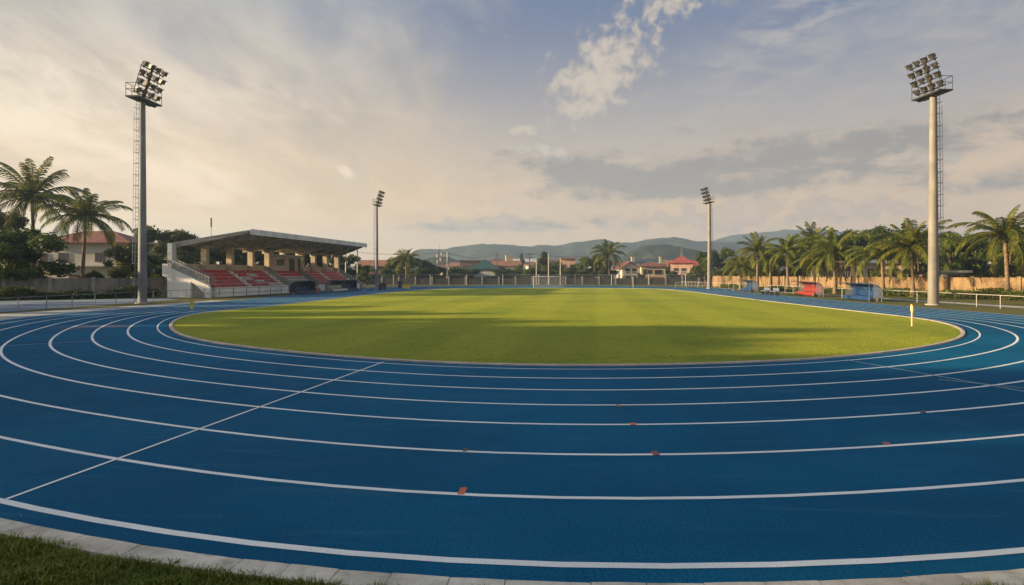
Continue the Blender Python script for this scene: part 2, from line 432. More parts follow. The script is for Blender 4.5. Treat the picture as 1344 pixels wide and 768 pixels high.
for (px, py, w, h, r, m) in ((607,645,9,9,.25,'orange'), (860,595.5,9,5,-.5,'red_paint'), (611,591,6,4,.3,'wood_dark'), (1163,582.5,10,3,-.5,'red_paint'), (831,557,8,3,-.4,'orange'), (812,533,6,2.5,-.4,'red_paint'), (1211,541,8,3,-.4,'wood_dark')):
    a = [bpx(px - w/2 + r*h, py - h/2), bpx(px + w/2 + r*h, py - h/2), bpx(px + w/2 - r*h, py + h/2), bpx(px - w/2 - r*h, py + h/2)]
    mb = MB(); mb.face([(p.x, p.y, .0085) for p in a]); o = mb.build('lane_mark', M[m], track, fix=False)
    if o.data.polygons[0].normal.z < 0: o.data.flip_normals()

# inner kerb: a low painted kerb round the grass; outer kerb of laid stones
def ring_prism(name, mat, d0, d1, f, h, parent=None, jag=0, i0=0, i1=NR, **k):
    mb = MB()
    idx = [i % NR for i in range(i0, i1 + 1)]
    rows = []
    A, B = off(f, d0), off(f, d1)
    for i in idx:
        a, b = A[i], B[i]
        rows.append([Vector((a.x, a.y, -.02)), Vector((a.x, a.y, h - .012)), a.lerp(b, .12) + Vector((0, 0, h)), a.lerp(b, .88) + Vector((0, 0, h)), Vector((b.x, b.y, h - .012)), Vector((b.x, b.y, -.02))])
    mb.grid(rows)
    if i1 - i0 < NR: mb.face(rows[0]); mb.face(rows[-1][::-1])
    return mb.build(name, mat, parent, **k)
ring_prism('inner_kerb', M['kerb_white'], -.24, -.08, 0, .04, kind='structure')
# outer kerb, one stone after the other along the near bend
kerb = tag(bpy.data.objects.new('outer_kerb', None), kind='structure'); COL.objects.link(kerb)
rng = random.Random(5)
A0, B0 = off(1, .0), off(1, .27)
i = 0; stones = []
near = [k for k in range(NR) if A0[k].y < 26 and abs(A0[k].x) < 30]
near_set = set(near); start = [k for k in near if (k - 1) % NR not in near_set][0]
run = []; k = start
while k in near_set: run.append(k); k = (k + 1) % NR
def ringpt(P, t):
    j = int(t); fr = t - j; return P[run[j]].lerp(P[run[min(j+1, len(run)-1)]], fr)
cum = [0]
for j in range(1, len(run)): cum.append(cum[-1] + (A0[run[j]] - A0[run[j-1]]).length)
def at_len(P, s):
    j = 0
    import bisect
    j = min(max(0, bisect.bisect(cum, s) - 1), len(run) - 2)
    return P[run[j]].lerp(P[run[j+1]], (s - cum[j])/(cum[j+1] - cum[j]))
s = 0.0; kmb = MB(); dark = MB()
while s < cum[-1] - 1.1:
    L = rng.uniform(.42, .5)*rng.choice((1, 1, 1.5)); gap = .008
    h = .03 + rng.uniform(-.003, .004); w0 = rng.uniform(-.004, .004); tw = rng.uniform(-.006, .006)
    rows = []
    for q in range(4):
        ss = s + gap/2 + (L - gap)*q/3
        a, b = at_len(A0, ss), at_len(B0, ss)
        n = (b - a).normalized(); a = a + n*(w0 + tw*(q/3 - .5)); b = b + n*(w0 + tw*(q/3 - .5))
        e = .003 if q in (0, 3) else 0
        rows.append([Vector((a.x, a.y, -.05)), Vector((a.x, a.y, h - .006 - e)), a.lerp(b, .025) + Vector((0, 0, h - e)), a.lerp(b, .975) + Vector((0, 0, h - e)), Vector((b.x, b.y, h - .006 - e)), Vector((b.x, b.y, -.05))])
    kmb.grid(rows); kmb.face(rows[0]); kmb.face(rows[-1][::-1])
    s += L
kmb.build('kerb_stone_run', M['kerb'], kerb)

# paved apron left of the track, service paths outside the railings
def sheet(name, pts, z, mat, **k):
    mb = MB(); mb.face([(p[0], p[1], z) for p in pts]); o = mb.build(name, mat, None, fix=False, **k)
    if o.data.polygons[0].normal.z < 0: o.data.flip_normals()
    return o
sheet('apron_pavement', [(-24, 20), (-40, 18), (-36, 36), (-32.6, 43), (-30.6, 52), (-29.3, 60), (-29.0, 66), (-26, 66), (-22, 40)], -.012, M['pave'], kind='structure')
sheet('service_path', [(-52, 30), (-35.2, 30), (-33.8, 46), (-33.3, 60), (-32.9, 68), (-36.4, 72), (-50, 62), (-60, 54)], -.008, M['asphalt_blue'], kind='structure')
sheet('boundary_path', [(37.2, 20), (40.5, 20), (40, 46), (39.6, 60), (38.4, 84), (37.8, 130), (36.9, 130), (37.4, 84), (37.8, 60)], -.008, M['concrete'], kind='structure')

# ------------------------------------------------------------------ floodlight masts
def lamp_mesh_parts():
    b = MB(); b.box((.0, 0, 0), (.24, .42, .36)); b.box((-.19, 0, 0), (.13, .26, .24)); b.box((-.03, 0, -.29), (.08, .06, .2))
    b.box((.17, 0, .22), (.16, .46, .03))
    l = MB(); l.box((.137, 0, 0), (.012, .37, .33))
    return b, l
def make_mast(pole_mat, label, H=17.2):
    root = empty('floodlight_mast', (0, 0, 0), 0, label, 'floodlight', 'floodlight masts round the ground')
    # local +X looks at the field
    p = MB(); rs = []; ps = []
    for k in range(9): z = H*k/8; ps.append((0, 0, z)); rs.append(.36 - .13*k/8)
    p.tube(ps, rs, 20); p.build('pole', pole_mat, root, True)
    b = MB(); b.tube([(0, 0, 0), (0, 0, .1)], .6, 20); b.build('base_plate', M['concrete'], root)
    # ladder on the far side from the field
    l = MB(); x0, x1 = -.56, -.4
    for yy in (-.2, .2): l.tube([(x0 + .02, yy, 2.4), (x0 + .16, yy, H)], .018, 5)
    z = 2.5
    while z < H - .1:
        l.tube([(x0 + .02 + .14*z/H, -.2, z), (x0 + .02 + .14*z/H, .2, z)], .018, 4); z += .38
    z = 3.4
    while z < H - .5:
        t = .14*z/H
        pts = [(x0 + t - .03 - .26*math.sin(a), .26*math.cos(a), z) for a in [PI*q/6 for q in range(7)]]
        l.tube(pts, .018, 4); l.tube([(x0 + t, 0, z), (-.3, 0, z)], .02, 4); z += .95
    for a in (PI*.25, PI*.5, PI*.75):
        l.tube([(x0 - .03 - .26*math.sin(a), .26*math.cos(a), 3.4), (x0 + .11 - .26*math.sin(a), .26*math.cos(a), H - .8)], .01, 4)
    l.build('ladder', M['steel_blue'], root)
    # platform along local Y
    f = MB(); f.box((.15, 0, H + .06), (1.15, 3.5, .12)); f.box((.15, 0, H - .06), (.2, 3.3, .12)); f.build('platform', M['steel_dark'], root)
    r = MB()
    for zz in (.55, 1.05):
        for xx in (-.4, ): r.tube([(xx, -1.72, H + .12 + zz), (xx, 1.72, H + .12 + zz)], .025, 5)
        for yy in (-1.72, 1.72): r.tube([(-.4, yy, H + .12 + zz), (.7, yy, H + .12 + zz)], .025, 5)
    for yy in (-1.72, -.86, 0, .86, 1.72): r.tube([(-.4, yy, H + .1), (-.4, yy, H + 1.17)], .025, 5)
    for yy in (-1.72, 1.72): r.tube([(.7, yy, H + .1), (.7, yy, H + 1.17)], .025, 5)
    r.build('railing', M['steel_dark'], root)
    # the rack leans towards the field
    lean = R(17); ux = Vector((math.sin(lean), 0, math.cos(lean))); nx = Vector((math.cos(lean), 0, -math.sin(lean)))
    O = Vector((.0, 0, H + .12))
    fr = MB(); fr.tube([O, O + ux*2.85], .15, 8)
    for yy in (-1.5, 1.35): fr.tube([O + ux*.5 + Vector((0, yy, 0)), O + ux*2.75 + Vector((0, yy, 0))], .03, 5)
    for k in range(4):
        c = O + ux*(.42 + .74*k) + nx*.12
        fr.tube([c + Vector((0, -1.72, 0)), c + Vector((0, 1.72, 0))], .05, 6)
    fr.build('lamp_rack', M['steel_dark'], root)
    b, l = lamp_mesh_parts(); first = None
    tilt = Matrix.Rotation(R(32), 4, 'Y')
    for k in range(4):
        for j in range(4):
            c = O + ux*(.66 + .74*k) + nx*.3 + Vector((0, -1.45 + .97*j, 0))
            if first is None:
                lo = b.build('floodlight', M['lamp_body'], root); le = l.build('lens', M['lens'], lo); first = lo
            else:
                lo = first.copy(); COL.objects.link(lo); lo.parent = root
                l2 = le.copy(); COL.objects.link(l2); l2.parent = lo
            lo.location = c; lo.rotation_euler = (0, R(30 + 3*((k*7 + j*3) % 3)), R(((j*5 + k*3) % 7 - 3)*7))
    return root
GM = 'floodlight masts round the ground'
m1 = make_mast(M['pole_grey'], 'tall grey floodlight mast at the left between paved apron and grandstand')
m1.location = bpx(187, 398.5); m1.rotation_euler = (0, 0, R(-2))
m2 = dup(m1, bpx(1225, 400.5), R(183), .985, 'tall sunlit floodlight mast at the right, rising beyond the white railing', GM)
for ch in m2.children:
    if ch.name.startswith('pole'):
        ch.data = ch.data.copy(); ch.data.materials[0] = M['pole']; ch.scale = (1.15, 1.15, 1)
m3 = dup(m1, bpx(494.5, 378.3), R(-4), .86, 'distant slim floodlight mast at the far end of the covered stand', GM)
m4 = dup(m2, bpx(931, 379), R(184), .86, 'distant pale floodlight mast before dark trees beyond the right corner', GM)

# ------------------------------------------------------------------ grandstand
ST = empty('grandstand', (-36.3, 74, 0), -math.atan2(.14, .99), 'covered grandstand with red and white seat rows under a big sloping grey roof', 'grandstand')
SL = 45.0
nr = 6; tr = .58; rise = .4
def rowx(k): return 3.9 - tr*k          # front edge of tread k
def rowz(k): return .62 + rise*k
# stepped tier: profile in x,z extruded along y
prof = [(4.0, 0)]
x = 4.0; prof = [(4.0, 0), (4.0, rowz(0))]
for k in range(nr):
    prof.append((rowx(k) - tr, rowz(k)))
    if k < nr - 1: prof.append((rowx(k) - tr, rowz(k + 1)))
prof += [(rowx(nr-1) - tr, rowz(nr-1) + .35), (-.1, rowz(nr-1) + .35), (-.1, 0)]
mb = MB(); mb.prism(prof, 'y', .6, SL - .5); mb.build('seating_tier', M['tier_pale'], ST)
# front wall with pale panels
mb = MB(); mb.span((4.02, .9, 0), (4.2, 17.6, 1.05)); mb.build('front_wall', M['stand_white'], ST)
mb = MB(); mb.span((4.02, 27.3, 0), (4.2, SL - 1, .95)); mb.build('front_wall', M['stand_white'], ST)
for a, b in ((0.9, 17.6), (27.3, SL - 1)):
    mb = MB()
    for zz in (1.35, 1.75, 2.0): mb.tube([(4.11, a, zz - .15), (4.11, b, zz - .15)], .022, 5)
    y = a
    while y <= b + .01: mb.tube([(4.11, y, 1.0), (4.11, y, 1.85)], .022, 5); y += (b - a)/12
    mb.build('guard_rail', M['steel_blue'], ST)
# back wall and columns
mb = MB(); mb.span((-.3, -.6, 2.6), (-.1, SL, rowz(nr-1) + 1.05)); mb.span((-.26, -.4, 0), (-.12, SL, 2.6)); mb.build('back_wall', M['render_cream'], ST)
ROOF_T = lambda x, y: 5.75 + (x + 1)*.205      # underside height
cols = [(0, .62), (5.0, .62), (10.3, .62), (15.3, .62), (20.0, 1.3), (30.0, .62), (34.3, .62), (38.9, .62), (43.6, .62)]
for q, (yy, w) in enumerate(cols):
    mb = MB(); z0 = 0 if q == 0 else rowz(nr-1) + .35
    mb.span((-.08 if q else -.75, yy - w/2, z0 if q else 2.9), (.62 if q else -.2, yy + w/2, ROOF_T(-.08, yy) - .1))
    mb.build('column', M['render_cream'] if q else M['steel_blue'], ST)
mb = MB(); mb.span((-.19, -.28, 2.9), (-.1, .28, ROOF_T(-.1, 0) - .12)); mb.build('column_cladding', M['render_white'], ST)
for yy in (38.0, 43.2):
    mb = MB(); mb.tube([(4.1, yy, .9), (4.1, yy, ROOF_T(4.1, yy) - .1)], .09, 8); mb.build('front_post', M['steel'], ST)
# press box
px0, px1 = 20.8, 29.2
mb = MB(); zb = rowz(nr-1) + .35
mb.span((.5, px0, zb), (.68, px0 + .55, zb + 2.0)); mb.span((.5, px0 + 3.0, zb), (.68, px0 + 4.3, zb + 2.0)); mb.span((.5, px1 - 2.2, zb), (.68, px1 - 1.3, zb + 2.0)); mb.span((.5, px1 - .35, zb), (.68, px1, zb + 2.0))
mb.span((.503, px0 + .55, zb), (.677, px0 + 3.0, zb + .75)); mb.span((.503, px0 + 1.2, zb + 1.72), (.677, px0 + 3.0, zb + 2.0)); mb.span((.503, px0 + 4.3, zb + 1.8), (.677, px1 - .35, zb + 2.0))
mb.span((.503, px0 + .55, zb + 1.8), (.677, px0 + 1.2, zb + 2.0))
mb.span((-.05, px0 + .02, zb), (.5, px0 + .2, zb + 1.98))
pb = mb.build('press_box', M['render_cream'], ST)
mb = MB(); mb.span((-.05, px0 - .25, zb + 2.002), (.95, px1 + .3, zb + 2.28)); mb.build('canopy_slab', M['concrete_lt'], pb)
mb = MB(); mb.span((.52, px0 + .56, zb + .76), (.56, px0 + 2.99, zb + 1.71)); mb.build('window', M['glass'], pb)
for a in (px0 + 4.35, px0 + 5.5): 
    mb = MB(); mb.span((.5, a, zb), (.56, a + 1.0, zb + 1.78)); mb.build('door', M['wood_dark'], pb)
mb = MB(); mb.span((.5, px1 - 1.28, zb), (.56, px1 - .37, zb + 1.78)); mb.build('door', M['wood_dark'], pb)
# aisle stairs (small steps) and central concrete block with walls
for a, b in ((9.4, 10.4), (18.0, 19.0), (28.6, 29.4), (35.4, 36.3)):
    mb = MB()
    for k in range(nr):
        mb.span((rowx(k) - tr*.5, a, rowz(k) + .003), (rowx(k) - tr - .002, b, rowz(k) + rise*.5))
    mb.build('aisle_steps', M['stand_white'], ST)
mb = MB()
for yy in (19.2, 28.2): mb.prism([(4.06, 0), (4.06, 1.3), (rowx(nr-1) - tr + .1, rowz(nr-1) + .9), (rowx(nr-1) - tr + .1, rowz(nr-1)), (4.06, .1)], 'y', yy, yy + .2)
mb.build('tunnel_wall', M['concrete'], ST)
for k in range(4):
    mb = MB(); mb.span((rowx(k) - tr*.95, 19.7, rowz(k) + .003), (rowx(k) - tr*.6, 27.8, rowz(k) + .3)); mb.build('bench_row', M['render_grey'], ST)
# seats: moulded bench rows with scalloped backs
def seat_row(k, a, b, mat, label=None):
    mb = MB(); x0 = rowx(k) - .06; z0 = rowz(k) + .003; n = max(2, int((b - a)/.5))
    sec = lambda h, dx: [(x0 - .02, z0 + .02), (x0 - .02, z0 + .15), (x0 - .04, z0 + .18), (x0 - .34 + dx, z0 + .16), (x0 - .42 + dx, z0 + h), (x0 - .47 + dx, z0 + h), (x0 - .42, z0 + .12), (x0 - .3, z0 + .02)]
    rows = []
    for q in range(n):
        ya = a + (b - a)*q/n; yb = a + (b - a)*(q + 1)/n; d = yb - ya
        for t, h, dx in ((.0, .22, .02), (.07, .33, 0), (.25, .36, -.01), (.75, .36, -.01), (.93, .33, 0), (.999, .22, .02)):
            rows.append([(p[0], ya + d*t, p[1]) for p in sec(h, dx)])
    mb.grid(rows, closed=True); mb.face(rows[0]); mb.face(rows[-1][::-1])
    mb.build('seat_row', mat, ST, label=label)
for k in range(nr):
    seat_row(k, 2.2 - .1*k, 9.2, M['seat_red'])
    # second block: red and white in steps
    cuts = [10.6, 12.6, 14.9, 17.8]
    wq = 1 if k % 2 == 0 else (2 if k % 4 == 1 else 0)
    if k == nr - 1: wq = 9
    for q in range(3):
        seat_row(k, cuts[q], cuts[q+1] - .06, M['seat_white'] if q == wq else M['seat_red'])
    if k >= 4: seat_row(k, 19.7, 27.8, M['seat_red'])
    seat_row(k, 29.6, 35.2, M['seat_red'])
    seat_row(k, 36.5, 43.0, M['seat_red'] if k != 1 else M['seat_white'])
# near end: stair wall with opening under the flight
def side(y0, y1, name):
    w = [(-1.15, rowz(nr-1) + 1.0), (-1.15, 2.35), (-.55, 2.1), (-.55, 0), (2.15, 0), (2.15, 1.7), (2.6, 1.45), (3.75, .45), (3.75, 0), (4.35, 0), (4.35, 1.0), (4.15, 1.3), (-.3, rowz(nr-1) + .55), (-.6, rowz(nr-1) + 1.0)]
    mb = MB(); mb.prism(w, 'y', y0, y1); return mb.build(name, M['stand_white'], ST)
side(-.62, -.3, 'stair_wall')
mb = MB(); mb.prism([(2.16, .01), (2.16, 1.68), (3.74, .44), (3.74, .01)], 'y', .3, .36); mb.build('store_door', M['wood_dark'], ST)
mb = MB()
for k in range(11):
    mb.span((4.1 - .4*k, -.29, .0), (4.1 - .4*(k+1) + .001, .58, .3 + .27*k))
mb.build('stair_flight', M['concrete'], ST)
def slope_rail(y):
    mb = MB(); pts = [(4.15, 1.3), (-.3, rowz(nr-1) + .55)]
    for t in [q/12 for q in range(13)]:
        xx = 4.15 + (-.3 - 4.15)*t; zz = 1.3 + (rowz(nr-1) + .55 - 1.3)*t
        mb.tube([(xx, y, zz - .1), (xx, y, zz + .9)], .022, 5)
    for h in (.12, .5, .9): mb.tube([(4.15, y, 1.3 + h), (-.3, y, rowz(nr-1) + .55 + h)], .022, 5)
    mb.tube([(-.3, y, rowz(nr-1) + 1.45), (-1.1, y, rowz(nr-1) + 1.5)], .022, 5)
    hr = mb.build('handrail', M['steel'], ST)
    mb = MB(); mb.face([(4.15, y + .02, 1.35), (-.3, y + .02, rowz(nr-1) + .6), (-.3, y + .02, rowz(nr-1) + 1.42), (4.15, y + .02, 2.17)]); mb.build('mesh_panel', M['rail_mesh'], hr, fix=False)
slope_rail(-.45); slope_rail(.75)
# far end stair
mb = MB(); mb.prism([(-.3, rowz(nr-1) + 1.0), (-.3, 0), (4.4, 0), (4.4, .9), (4.0, 1.2)], 'y', SL - .1, SL + .15); mb.build('stair_wall', M['render_grey'], ST)
# roof: slopes up towards the field, end edge skewed as seen
def roofpt(px, xl):        # local y where the line x=xl meets photo column px
    t = (px - 672)/F; s, c = .14, .99
    X0, Y0 = -36.3 + c*xl, 74 - s*xl
    return (t*Y0 - X0)/(s - c*t)
XF, XB = 6.6, -1.15
yn_b, yn_f = roofpt(219, XB), roofpt(328, XF)
yf_f = roofpt(481, XF); yf_b = 46.0
def rp(x, y, dz): return (x, y, ROOF_T(x, y) + dz)
top = [rp(XB, yn_b, .12), rp(XF, yn_f, .16), rp(XF, yf_f, .16), rp(XB, yf_b, .12)]
bot = [rp(XB, yn_b, 0), rp(XF, yn_f, 0), rp(XF, yf_f, 0), rp(XB, yf_b, 0)]
mb = MB(); mb.face(top); mb.mi = 1; mb.face(bot[::-1]); mb.mi = 0
for k in range(4): j = (k+1) % 4; mb.face([bot[k], bot[j], top[j], top[k]])
rf = mb.build('roof', [M['roof_grey'], M['roof_under']], ST)
mb = MB()
a, b = Vector(bot[1]), Vector(bot[2]); mb.face
i0 = [a + Vector((.002, 0, -.38)), b + Vector((.002, 0, -.38)), b + Vector((.002, 0, .26)), a + Vector((.002, 0, .26))]
i1 = [p + Vector((.09, 0, 0)) for p in i0]
mb.face(i0); mb.face(i1[::-1])
for k in range(4): j = (k+1) % 4; mb.face([i0[k], i1[k], i1[j], i0[j]])
mb.build('fascia', M['fascia'], rf)
for q in range(10):
    t = (q + .02)/9 if q == 0 else q/9
    y0 = yn_b + (yf_b - .2 - yn_b)*t + .05; y1 = yn_f + (yf_f - .2 - yn_f)*t + .1
    mb = MB(); n = 8
    rows = []
    for k in range(n + 1):
        u = k/n; xx = XB + .2 + (XF - .3 - XB)*u; yy = y0 + (y1 - y0)*u; dp = .5 - .34*u
        z = ROOF_T(xx, yy) - .003
        rows.append([(xx, yy - .12, z), (xx, yy + .12, z), (xx, yy + .12, z - dp), (xx, yy - .12, z - dp)])
    mb.grid(rows, closed=True); mb.face(rows[0]); mb.face(rows[-1][::-1]); mb.build('roof_beam', M['roof_under'], rf)
for q in range(6):
    xx = XB + 1.2 + q*1.25
    ya = yn_b + (yn_f - yn_b)*(xx - XB)/(XF - XB) + .1; yb = yf_b + (yf_f - yf_b)*(xx - XB)/(XF - XB) - .1
    mb = MB(); mb.box((xx, (ya + yb)/2, ROOF_T(xx, 0) - .07), (.09, yb - ya, .12)); mb.build('purlin', M['roof_under'], rf)
for q in range(6):
    t = (q + .5)/6; yy = yn_f + (yf_f - yn_f)*t; xx = XF - 1.3
    mb = MB(); mb.box((xx, yy, ROOF_T(xx, 0) - .22), (.34, .5, .14)); mb.box((xx, yy, ROOF_T(xx, 0) - .13), (.05, .05, .06)); mb.build('roof_lamp', M['seat_white'], rf)

# ------------------------------------------------------------------ team shelters
def shelter(body, pane, seatm, label, loc, rz, L=7.0):
    """curved canopy open on local +X, long side along local Y"""
    t = empty('team_shelter', loc, rz, label, 'dugout', 'team shelters beside the track')
    prof = [(-.55, .25), (-.62, .6), (-.6, .95), (-.45, 1.25), (-.15, 1.5), (.25, 1.62), (.75, 1.66), (1.05, 1.64)]
    n = 4
    mb = MB(); rows = []
    for y in (-L/2, L/2): rows.append([(p[0], y, p[1]) for p in prof])
    up = [[(p[0] - .015, q[1], p[2] + .02) for p, q in zip(r, r)] for r in rows]
    mb.grid(rows); mb.grid(up)
    for r, u in zip(rows, up): mb.grid([r, u])
    mb.grid([[rows[0][0], rows[1][0]], [up[0][0], up[1][0]]]); mb.grid([[rows[0][-1], rows[1][-1]], [up[0][-1], up[1][-1]]])
    mb.build('canopy', body, t)
    for q in range(n + 1):
        y = -L/2 + L*q/n
        mb = MB(); mb.tube([(p[0] + .03, y, p[1] - .03) for p in prof], .03, 6); mb.tube([(-.52, y, 0), (-.52, y, .3)], .035, 6)
        if q in (0, n): mb.tube([(.55, y, 0), (.55, y, 1.6)], .02, 6)
        mb.build('frame', M['steel_blue'], t)
    for y in (-L/2 + .02, L/2 - .02):
        mb = MB(); mb.face([(-.5, y, .3)] + [(p[0] + .05, y, p[1] - .05) for p in prof[1:6]] + [(.2, y, 1.5), (.2, y, .3)]); mb.build('side_pane', pane, t, fix=False)
    mb = MB(); mb.span((-.4, -L/2 + .15, .38), (.05, L/2 - .15, .45)); mb.span((-.47, -L/2 + .15, .5), (-.41, L/2 - .15, .95))
    be = mb.build('bench', seatm, t)
    for q in range(6):
        y = -L/2 + .3 + (L - .6)*q/5; mb = MB(); mb.span((-.3, y - .03, 0), (-.05, y + .03, .378)); mb.build('bench_leg', M['steel'], be)
    mb = MB(); mb.span((.42, -L/2 + .1, .1), (.46, L/2 - .1, .42)); mb.build('kick_board', seatm, t)
    return t
rr = -math.atan2(.13, .99)
def srow(px, py, side):
    return bpx(px, py)
def along(px, py, L, sgn): p = bpx(px, py); return p + Vector((.13, .99, 0))*L/2 + Vector((-sgn*.5, 0, 0))
for px, py, mats, lab in ((1142, 396.2, ('blue_paint', 'clear', 'blue_paint'), 'bright blue team shelter, nearest of those by the right-hand straight'),
                          (1068, 389.6, ('red_paint', 'clear', 'red_paint'), 'red team shelter beside the right-hand straight'),
                          (985, 383.0, ('blue_dark', 'clear', 'blue_paint'), 'small dark blue team shelter farthest along the right-hand straight')):
    shelter(M[mats[0]], M[mats[1]], M[mats[2]], lab, along(px, py, 7.2, -1), rr + PI, 7.2)
for px, py, mats, lab in ((391, 387.0, ('navy', 'navy', 'blue_dark'), 'dark blue team shelter nearest along the front of the grandstand'),
                          (437, 383.6, ('navy', 'clear', 'seat_white'), 'grey team shelter standing between two dark ones before the stand'),
                          (453, 382.2, ('navy', 'navy', 'blue_dark'), 'black roofed team shelter farthest along the front of the grandstand')):
    shelter(M[mats[0]], M[mats[1]], M[mats[2]], lab, along(px, py, 5.8, 1), rr, 5.8)

# ------------------------------------------------------------------ railings and walls
def railing(name, pts, spacing, h, mat, label, rails=(1.0, .5), cat='railing', group=None, post_r=.028, panel=None):
    t = empty(name, (0, 0, 0), 0, label, cat, group)
    mb = MB(); pts = [Vector(p) for p in pts]
    for fr in rails: mb.tube([p + Vector((0, 0, h*fr)) for p in pts], .024, 6)
    mb.build('rail', mat, t)
    tot = 0; carry = 0; proto = None
    for a, b in zip(pts, pts[1:]):
        L = (b - a).length; s = carry
        while s <= L:
            p = a.lerp(b, s/L)
            if proto is None:
                q = MB(); q.tube([(0, 0, -.05), (0, 0, h + .03)], post_r, 7); proto = o = q.build('post', mat, t)
            else:
                o = proto.copy(); COL.objects.link(o); o.parent = t
            o.location = p; s += spacing
        carry = s - L
    if panel:
        mb = MB()
        for a, b in zip(pts, pts[1:]): mb.face([a + Vector((0, 0, .08)), b + Vector((0, 0, .08)), b + Vector((0, 0, h*.97)), a + Vector((0, 0, h*.97))])
        mb.build('mesh_panel', panel, t, fix=False)
    return t
railing('railing', [(-37, 22, 0), (-33.6, 40, 0), (-33.1, 46, 0), (-32.7, 60, 0), (-31.9, 69, 0)], 2.7, .95, M['steel_blue'], 'blue-grey tubular railing along the paved apron by the left wall', (1.0,))
railing('railing', [(-31.2, 69.5, 0), (-30.6, 73, 0), (-28.0, 88, 0)], 2.6, .98, M['steel_dark'], 'dark two-bar railing in front of the white wall of the stand', (1.0, .52))
railing('railing', [(35.0, 20, 0), (35.6, 46, 0), (36.2, 60, 0), (36.0, 70, 0), (36.6, 100, 0), (37, 150, 0)], 2.75, .95, M['rail_white'], 'white tubular railing between the right-hand straight and the path', (1.0,))
railing('railing', [(30.5, 128, 0), (36.5, 126, 0)], 2.0, .9, M['rail_white'], 'short white railing at the far right corner near the pale mast', (1.0, .5))

def wall(name, pts, h, th, mat, pilmat, spacing, label, pil_h=.12, group=None):
    """straight runs of block wall with pilasters; local X runs along each stretch"""
    t = empty(name, (0, 0, 0), 0, label, 'wall', group)
    pts = [Vector(p) for p in pts]; proto = None
    for a, b in zip(pts, pts[1:]):
        L = (b - a).length; ang = math.atan2((b - a).y, (b - a).x)
        mb = MB(); mb.span((0, -th/2, 0), (L, th/2, h)); mb.span((0, -th/2 - .03, h + .002), (L, th/2 + .03, h + .07))
        o = mb.build('wall_panel', mat, t); o.location = a; o.rotation_euler = (0, 0, ang)
        n = max(1, round(L/spacing))
        for k in range(n):
            if proto is None:
                q = MB(); q.box((0, 0, (h + pil_h)/2), (.34, th + .24, h + pil_h)); q.box((0, 0, h + pil_h + .03), (.42, th + .32, .06)); proto = p = q.build('pilaster', pilmat, t)
            else:
                p = proto.copy(); COL.objects.link(p); p.parent = t
            p.location = a.lerp(b, (k + .02)/n); p.rotation_euler = (0, 0, ang)
    return t
wall('boundary_wall', [(-66, 58, 0), (-52, 70, 0), (-40.2, 80.5, 0), (-39, 86, 0)], 2.0, .2, M['wall_grey'], M['concrete'], 4.2, 'dark stained grey block wall behind the left railing')
wall('boundary_wall', [(62, 42, 0), (52, 70, 0), (44, 87, 0), (40, 112, 0), (41, 140, 0)], 2.08, .2, M['wall_tan'], M['pil_tan'], 4.4, 'sunlit tan block wall with pilasters behind the row of palms')
FW = 168.0
wall('boundary_wall', [(-47, 150, 0), (-36, FW, 0), (58, FW, 0), (60, 150, 0)], 1.45, .2, M['wall_far'], M['post_pale'], 4.1, 'long dim block wall with pale posts across the far end', .5)
railing('wire_fence', [(-36, 158.5, 0), (0, 162, 0), (44, 158.5, 0)], 8.5, 2.4, M['steel'], 'tall wire mesh fence on thin pale poles beyond the far bend', (1.0,), 'fence', None, .06, M['mesh_fence'])

# ------------------------------------------------------------------ football goal, poles, flags, odds and ends
gd = 128.0
G0 = empty('football_goal', atd(720, gd), R(-4), 'white football goal at the far end of the grass', 'goal')
gw, gh = 2.74, 2.05
for sx in (-1, 1):
    mb = MB(); mb.tube([(sx*gw, 0, 0), (sx*gw, 0, gh)], .09, 8); mb.build('goalpost', M['rail_white'], G0)
    mb = MB(); mb.tube([(sx*gw, 0, gh), (sx*gw, .8, gh - .1), (sx*gw, 1.6, 0)], .03, 6); mb.build('net_stay', M['steel'], G0)
mb = MB(); mb.tube([(-gw - .09, 0, gh), (gw + .09, 0, gh)], .09, 8); mb.build('crossbar', M['rail_white'], G0)
mb = MB()
mb.face([(-gw, .8, gh - .1), (gw, .8, gh - .1), (gw, 1.6, 0), (-gw, 1.6, 0)]); mb.face([(-gw, 0, gh), (gw, 0, gh), (gw, .8, gh - .1), (-gw, .8, gh - .1)])
mb.build('net', netmat('goal_net', (.6, .6, .58, 1), .12, 6), G0, fix=False)
for px, pt, lab in ((704, 342, 'slim pale pole left behind the goal, shortest of three'), (720, 334.5, 'tallest slim pole standing centrally behind the goal'), (735.5, 339, 'slim pale pole behind the right goalpost')):
    t = empty('net_pole', atd(px, 163.5 if px != 720 else 160), 0, lab, 'pole', 'tall thin poles behind the goal')
    h = hz(pt, 163)
    mb = MB(); mb.tube([(0, 0, 0), (0, 0, h*.5), (0, 0, h)], [.12, .1, .08], 8); mb.build('shaft', M['concrete_lt'], t, True)
    mb = MB(); mb.tube([(0, 0, h), (0, 0, h + .12)], .1, 8); mb.build('cap', M['steel'], t)
    mb = MB(); mb.box((0, 0, .04), (.4, .4, .1)); mb.build('footing', M['concrete'], t)
p = atd(831, 116); t = empty('thin_post', p, 0, 'slim white post on the grass edge near the far right corner', 'post')
mb = MB(); mb.tube([(0, 0, 0), (0, 0, 2.0)], .045, 6); mb.build('shaft', M['rail_white'], t); mb = MB(); mb.tube([(0, 0, 2.0), (0, 0, 2.06)], .06, 6); mb.build('cap', M['rail_white'], t)

